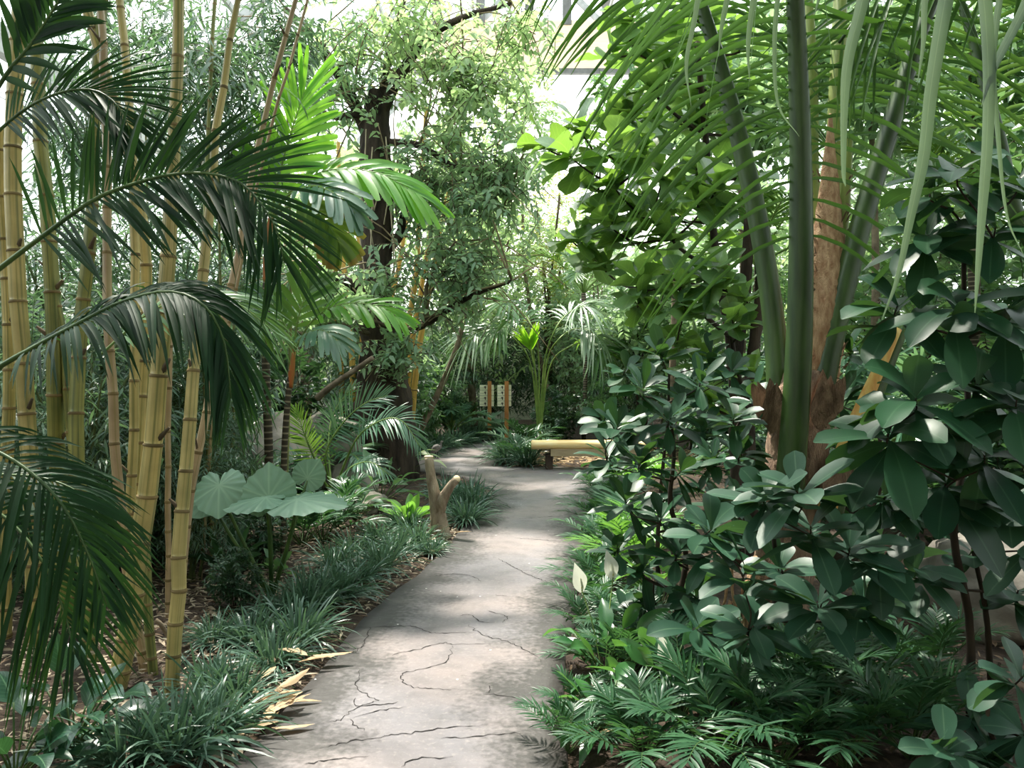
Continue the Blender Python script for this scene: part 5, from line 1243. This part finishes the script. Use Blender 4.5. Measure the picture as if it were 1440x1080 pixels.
A = bush('broad_leaf_shrub', 'dark broad-leaved shrub left of the dark tree foot', [-3.4, 10.8, 0], 2.2, 1.0, 170, 12, .16, .075, 'broad_dark', 'stem_dark', None, 'shrub', 'ovate', .4, 91, .3, 7, ns=3)
B = bush('broad_leaf_shrub', 'mid green shrub right of the yellow bamboo poles', [-2.15, 15.2, 0], 2.4, 1.0, 190, 12, .13, .06, 'broad_mid', 'stem_dark', None, 'shrub', 'ovate', .35, 92, .3, 7, ns=3)
Cc = bush('small_leaf_tree', 'pale small-leaved tree behind the hanging path-side leaves, above the signs', [-.9, 19, 0], 7.6, 2.0, 420, 13, .17, .085, 'small_leaf_hazed', 'bark', None, 'tree', 'ovate', .8, 93, .3, 6, cz=.62, ns=3)
Dd = bush('small_leaf_tree', 'green small-leaved tree behind the kentia palm', [2.2, 19.5, 0], 5.2, 1.9, 420, 13, .16, .08, 'small_leaf', 'bark', None, 'tree', 'ovate', .7, 94, .3, 6, cz=.6, ns=3)
E = bush('needle_shrub', 'fine-leaved dark shrub behind the sign posts', [-.6, 20.2, 0], 3.4, 1.6, 360, 12, .2, .03, 'broad_dark', 'stem_dark', None, 'shrub', 'lance', .5, 95, .4, 7, ns=3, na=1)
for src, x, y, s, lab in [
    (A, -4.9, 9.4, 1.1, 'dark shrub between wall and bamboo at the left'), (A, -2.1, 12.6, .9, 'dark shrub behind the boulders'), (A, -5.2, 13.5, 1.5, 'large dark shrub in the far corner beyond the culms'), (B, -1.75, 17.0, .8, 'shrub on the far rim of the path past the bird'),
    (B, -2.7, 16.5, 1.4, 'shrub mass filling the gap behind the dark tree trunk'), (E, -2.2, 18.2, 1.15, 'fine dark shrub left of the signs'), (E, .9, 21, 1.15, 'fine dark shrub between signs and kentia palm'), (E, 2.6, 17.6, .8, 'fine dark shrub behind the bench'), (B, 3.6, 15.5, 1.2, 'shrub at the hidden end of the bench'),
    (B, 1.9, 16.6, .62, 'low shrub close behind the bench seat'), (A, 1.0, 17.2, .6, 'low dark shrub between signs and bench'), (B, 4.6, 12.2, 1.3, 'shrub mass behind the slim-stemmed shrub'), (A, 2.7, 9.0, .95, 'dark shrub between the path and the fig stems'),
    (B, 3.9, 8.3, 1.2, 'shrub mass seen between the palm stalks'), (A, 5.2, 7.2, 1.2, 'dark shrub behind the edge shrub leaves'), (B, 6.4, 9.6, 1.5, 'tall shrub mass near the far side wall'), (A, 2.3, 6.7, .62, 'low dark shrub behind the coconut trunk'), (A, 3.5, 6.1, .7, 'low dark shrub behind the cut yellow stalk'),
    (Cc, -4.6, 17.5, 1.05, 'pale tree beyond the dark tree on the bamboo side'), (Cc, 1.9, 23, .95, 'pale tree before the end wall'), (Dd, 5.2, 17, 1.25, 'tall green tree behind the fiddle-leaf fig'), (Dd, 6.3, 12, 1.2, 'green tree behind the coconut palm'), (Cc, 6.1, 14.5, .8, 'pale tree near the far side wall'),
    (Dd, -.6, 23, 1.0, 'green tree in the far centre behind the signs'), (Cc, -4.9, 22, .85, 'pale tree in the far corner beyond the bamboo'), (Dd, 4.4, 22.5, 1.1, 'green tree at the end wall behind the bench'), (Dd, 7.2, 8.0, .95, 'green tree at the right side wall'), (E, 6.5, 5.6, .9, 'fine dark shrub at the frame edge behind the boulder'),
    (A, .75, 13.9 + 2, .45, 'small dark shrub in the bench bed'), (E, -4.2, 21, 1.2, 'fine dark shrub far behind the dark tree')]:
    dup(src, lab, (x, y, 0), x * 2.1 + y, s)
yt = bush('yellow_leaf_shrub', 'glowing yellow green tree in the gap under the fig leaves', [.9, 20.5, 0], 7.2, 1.1, 200, 14, .15, .04, 'yellow_leaf', 'twig', None, 'tree', 'lance', .6, 96, .3, 5, cz=.72, ns=3)
v = bush('climbing_vine', 'bright leafy vine mass over the kentia palm', [2.6, 15.2, 0], 4.1, 1.1, 260, 13, .13, .1, 'small_leaf', 'stem_dark', None, 'vine', 'round', .5, 97, .3, 5, cz=.68, ns=3)
# palms in the middle distance
def bigpalm(label, base, h, seed, n=9, length=2.2, L=.55, W=.035, leaf='palm_mid', nl=34, trunk_r=.05, **k):
    root = thing('feather_palm', label, 'palm', base); base = np.asarray(base, float)
    b = MB(); tube(b, catmull([base - UP * .04, base + UP * h * .5 + [.04, 0, 0], base + UP * h], 14), trunk_r, 10); b.build('trunk', M['ringed'], root)
    palm_fronds(root, base + UP * h, n, length, L, W, nl, elev=(82, 30), leaf=leaf, seed=seed, r=.018, **k)
    return root


p1 = bigpalm('feather palm in the light above the kentia palm', [1.6, 17.5, 0], 3.3, 3, leaf='palm_mid')
p2 = bigpalm('feather palm with whitish drooping leaflets between the coconut stalks and the edge shrub', [3.3, 7.2, 0], .6, 4, n=11, length=2.2, leaf='palm_blue')
p3 = bigpalm('low feather palm on the far rim left of the signs', [-1.3, 17, 0], .25, 5, n=9, length=1.4, L=.4, leaf='palm_blue')
for src, x, y, s, lab in [(p2, 4.6, 6.4, 1.0, 'feather palm with pale fronds behind the boulder'), (p1, 3.3, 10.5, .9, 'feather palm crown behind the fiddle-leaf fig'), (p1, 5.4, 9.2, 1.0, 'tall feather palm crown at the upper frame edge'), (p3, -2.3, 10.2, 1.0, 'low feather palm in front of the yellow poles'),
                          (p3, -1.2, 18.9, .9, 'low feather palm directly beside the sign post'), (p2, 3.2, 13.3, .8, 'feather palm leaning to the bench'), (p2, -4.2, 8.6, .9, 'pale feather palm in the shade of the bamboo'), (p1, 6.6, 11.0, 1.15, 'tallest feather palm near the side wall'), (p3, -3.3, 8.2, .8, 'low palm left of the large pale boulder')]:
    dup(src, lab, (x, y, 0), x * 3 + y, s)
for i, (x, y, s, lab) in enumerate([(-1.75, 15.3, .4, 'leafy clump on the rim behind the bird'), (-.35, 8.3, .001, '')]):
    if s > .1: dup(B, lab, (x, y, 0), 2.0, s)

# unseen canopy trees added to shade the front, trunks beside and behind the path
for x, y, h, R, sd_, lab in ((-3.1, .9, 7.7, 2.7, 201, 'tall unseen tree added for shade beside the bamboo, its crown over the front of the garden'), (4.0, 2.2, 8.2, 3.0, 202, 'tall unseen tree added for shade beside the coconut palms, its crown overhead'), (.8, -.9, 8.4, 2.6, 203, 'tall unseen tree added for shade behind the start of the path')):
    bush('shade_tree', lab, [x, y, 0], h, R, 640, 12, .36, .18, 'broad_mid', 'bark', None, 'tree', 'ovate', .9, sd_, .3, 6, cz=.84, ns=3)

for x, y, s_, lab in ((.3, 15.8, 1.0, 'pale tree rising between the dark tree and the fig'), ):
    pass
extra_crowns = [((735, 170, 19), (1.6, 1, 2.0), 150, 'airy pale tree just right of the dark tree crown'), ((690, 330, 20.5), (2.2, 1, 1.6), 170, 'pale leafy tree above the sign boards'), ((640, 250, 14), (1.4, 1, 1.7), 150, 'pale leafy tree close behind the dark tree crown')]
for i, (c, R, K_, lab) in enumerate(extra_crowns):
    b_ = at(*c); bx_ = (.9, -1.2, -.9)[i]; root = thing('airy_tree', lab, 'tree', [b_[0] + bx_, b_[1] + .6, 0]); b = MB()
    tube(b, catmull([np.array([b_[0] + bx_, b_[1] + .6, -.03]), b_ * [1, 1, .5] + [.1, .8, 0], b_], 20), np.linspace(.07, .02, 20), 8); b.build('trunk', M['bark'], root)
    lb, sb = MB(), MB(); twig_cloud(lb, sb, b_, R, K_, 13, .15, .075, .6, 'ovate', .3, np.random.default_rng(180 + i), hollow=.1, hang=.15, ns=3); sb.build('twigs', M['twig'], root); lb.build('foliage', M['small_leaf_hazed'], root)
# small plants spilling over the shaded rim of the path
for i, (px, py, s_, lab) in enumerate([(815, 1010, .5, 'tiny parlour palm on the dark rim below the lily'), (800, 1060, .55, 'tiny parlour palm at the dark rim nearest the camera'), (822, 930, .5, 'tiny parlour palm under the left lily leaves'), (822, 890, .6, 'little palm tuft on the rim by the sunlit patch'),
                                   (832, 860, .65, 'little palm tuft just past the lily on the rim'), (835, 815, .7, 'little palm tuft in front of the white upright flower'), (838, 775, .75, 'little palm tuft on the rim opposite the stump foot'), (842, 745, .8, 'little palm tuft at the middle of the shaded rim'), (848, 718, .9, 'little palm tuft before the path widens'),
                                   (870, 900, .8, 'palm tuft amid the lily leaves'), (880, 960, .8, 'palm tuft between lily and parlour palms'), (910, 930, .8, 'palm tuft under the slim-stemmed shrub')]):
    dup(pp[i % 3], lab, gd(px, py), i * 2.2, s_, 'small palm tufts spilling over the shaded rim')

for i, (x, y, z, R, leaf, lab) in enumerate([(3.9, 8.6, 5.0, 1.5, 'small_leaf', 'leafy tree crown behind the upper coconut stalks'), (5.6, 9.6, 5.4, 1.7, 'broad_mid', 'leafy tree crown filling the upper corner behind the ribbon leaflets'), (3.0, 10.5, 5.2, 1.4, 'small_leaf', 'leafy tree crown between fig and coconut stalks'),
                                              (2.6, 13.0, 6.0, 1.5, 'broad_mid', 'leafy tree crown high behind the fiddle-leaf fig'), (5.2, 6.6, 3.6, 1.3, 'broad_mid', 'leafy tree crown at the frame edge above the boulder'), (4.6, 12.5, 6.8, 1.8, 'small_leaf', 'leafy tree crown near the roof behind the coconut fronds')]):
    root = thing('leafy_tree', lab, 'tree', [x, y, 0]); b = MB(); P_ = catmull([(x, y, -.03), (x + .1, y, z * .5), (x, y, z + R * .3)], 20); tube(b, P_, np.linspace(.07, .02, 20), 8); b.build('trunk', M['bark'], root)
    lb, sb = MB(), MB(); twig_cloud(lb, sb, (x, y, z), (R, R * .8, R * .85), 230, 12, .17, .085, .55, 'ovate', .3, np.random.default_rng(280 + i), hollow=.1, hang=.15, ns=3); sb.build('twigs', M['twig'], root); lb.build('foliage', M[leaf], root)
for i, (px, py, s_, lab) in enumerate([(300, 760, .36, 'low dark leafy clump behind the slim free bamboo culm'), (345, 735, .34, 'low dark leafy clump under the drooping frond tip'), (262, 780, .32, 'low dark leafy clump between the front culms and the thicket'), (420, 720, .32, 'low dark leafy clump beneath the boulders'),
                                   (215, 800, .34, 'low dark leafy clump behind the thickest culm'), (150, 830, .34, 'low dark leafy clump among the rear culms'), (60, 850, .36, 'low dark leafy clump at the frame edge behind the palm'), (330, 860, .2, 'small dark seedling clump on the litter right of the culms'), (365, 800, .24, 'small dark seedling clump under the elephant ear stalks')]):
    dup(A, lab, gd(px, py), i * 1.4, s_)
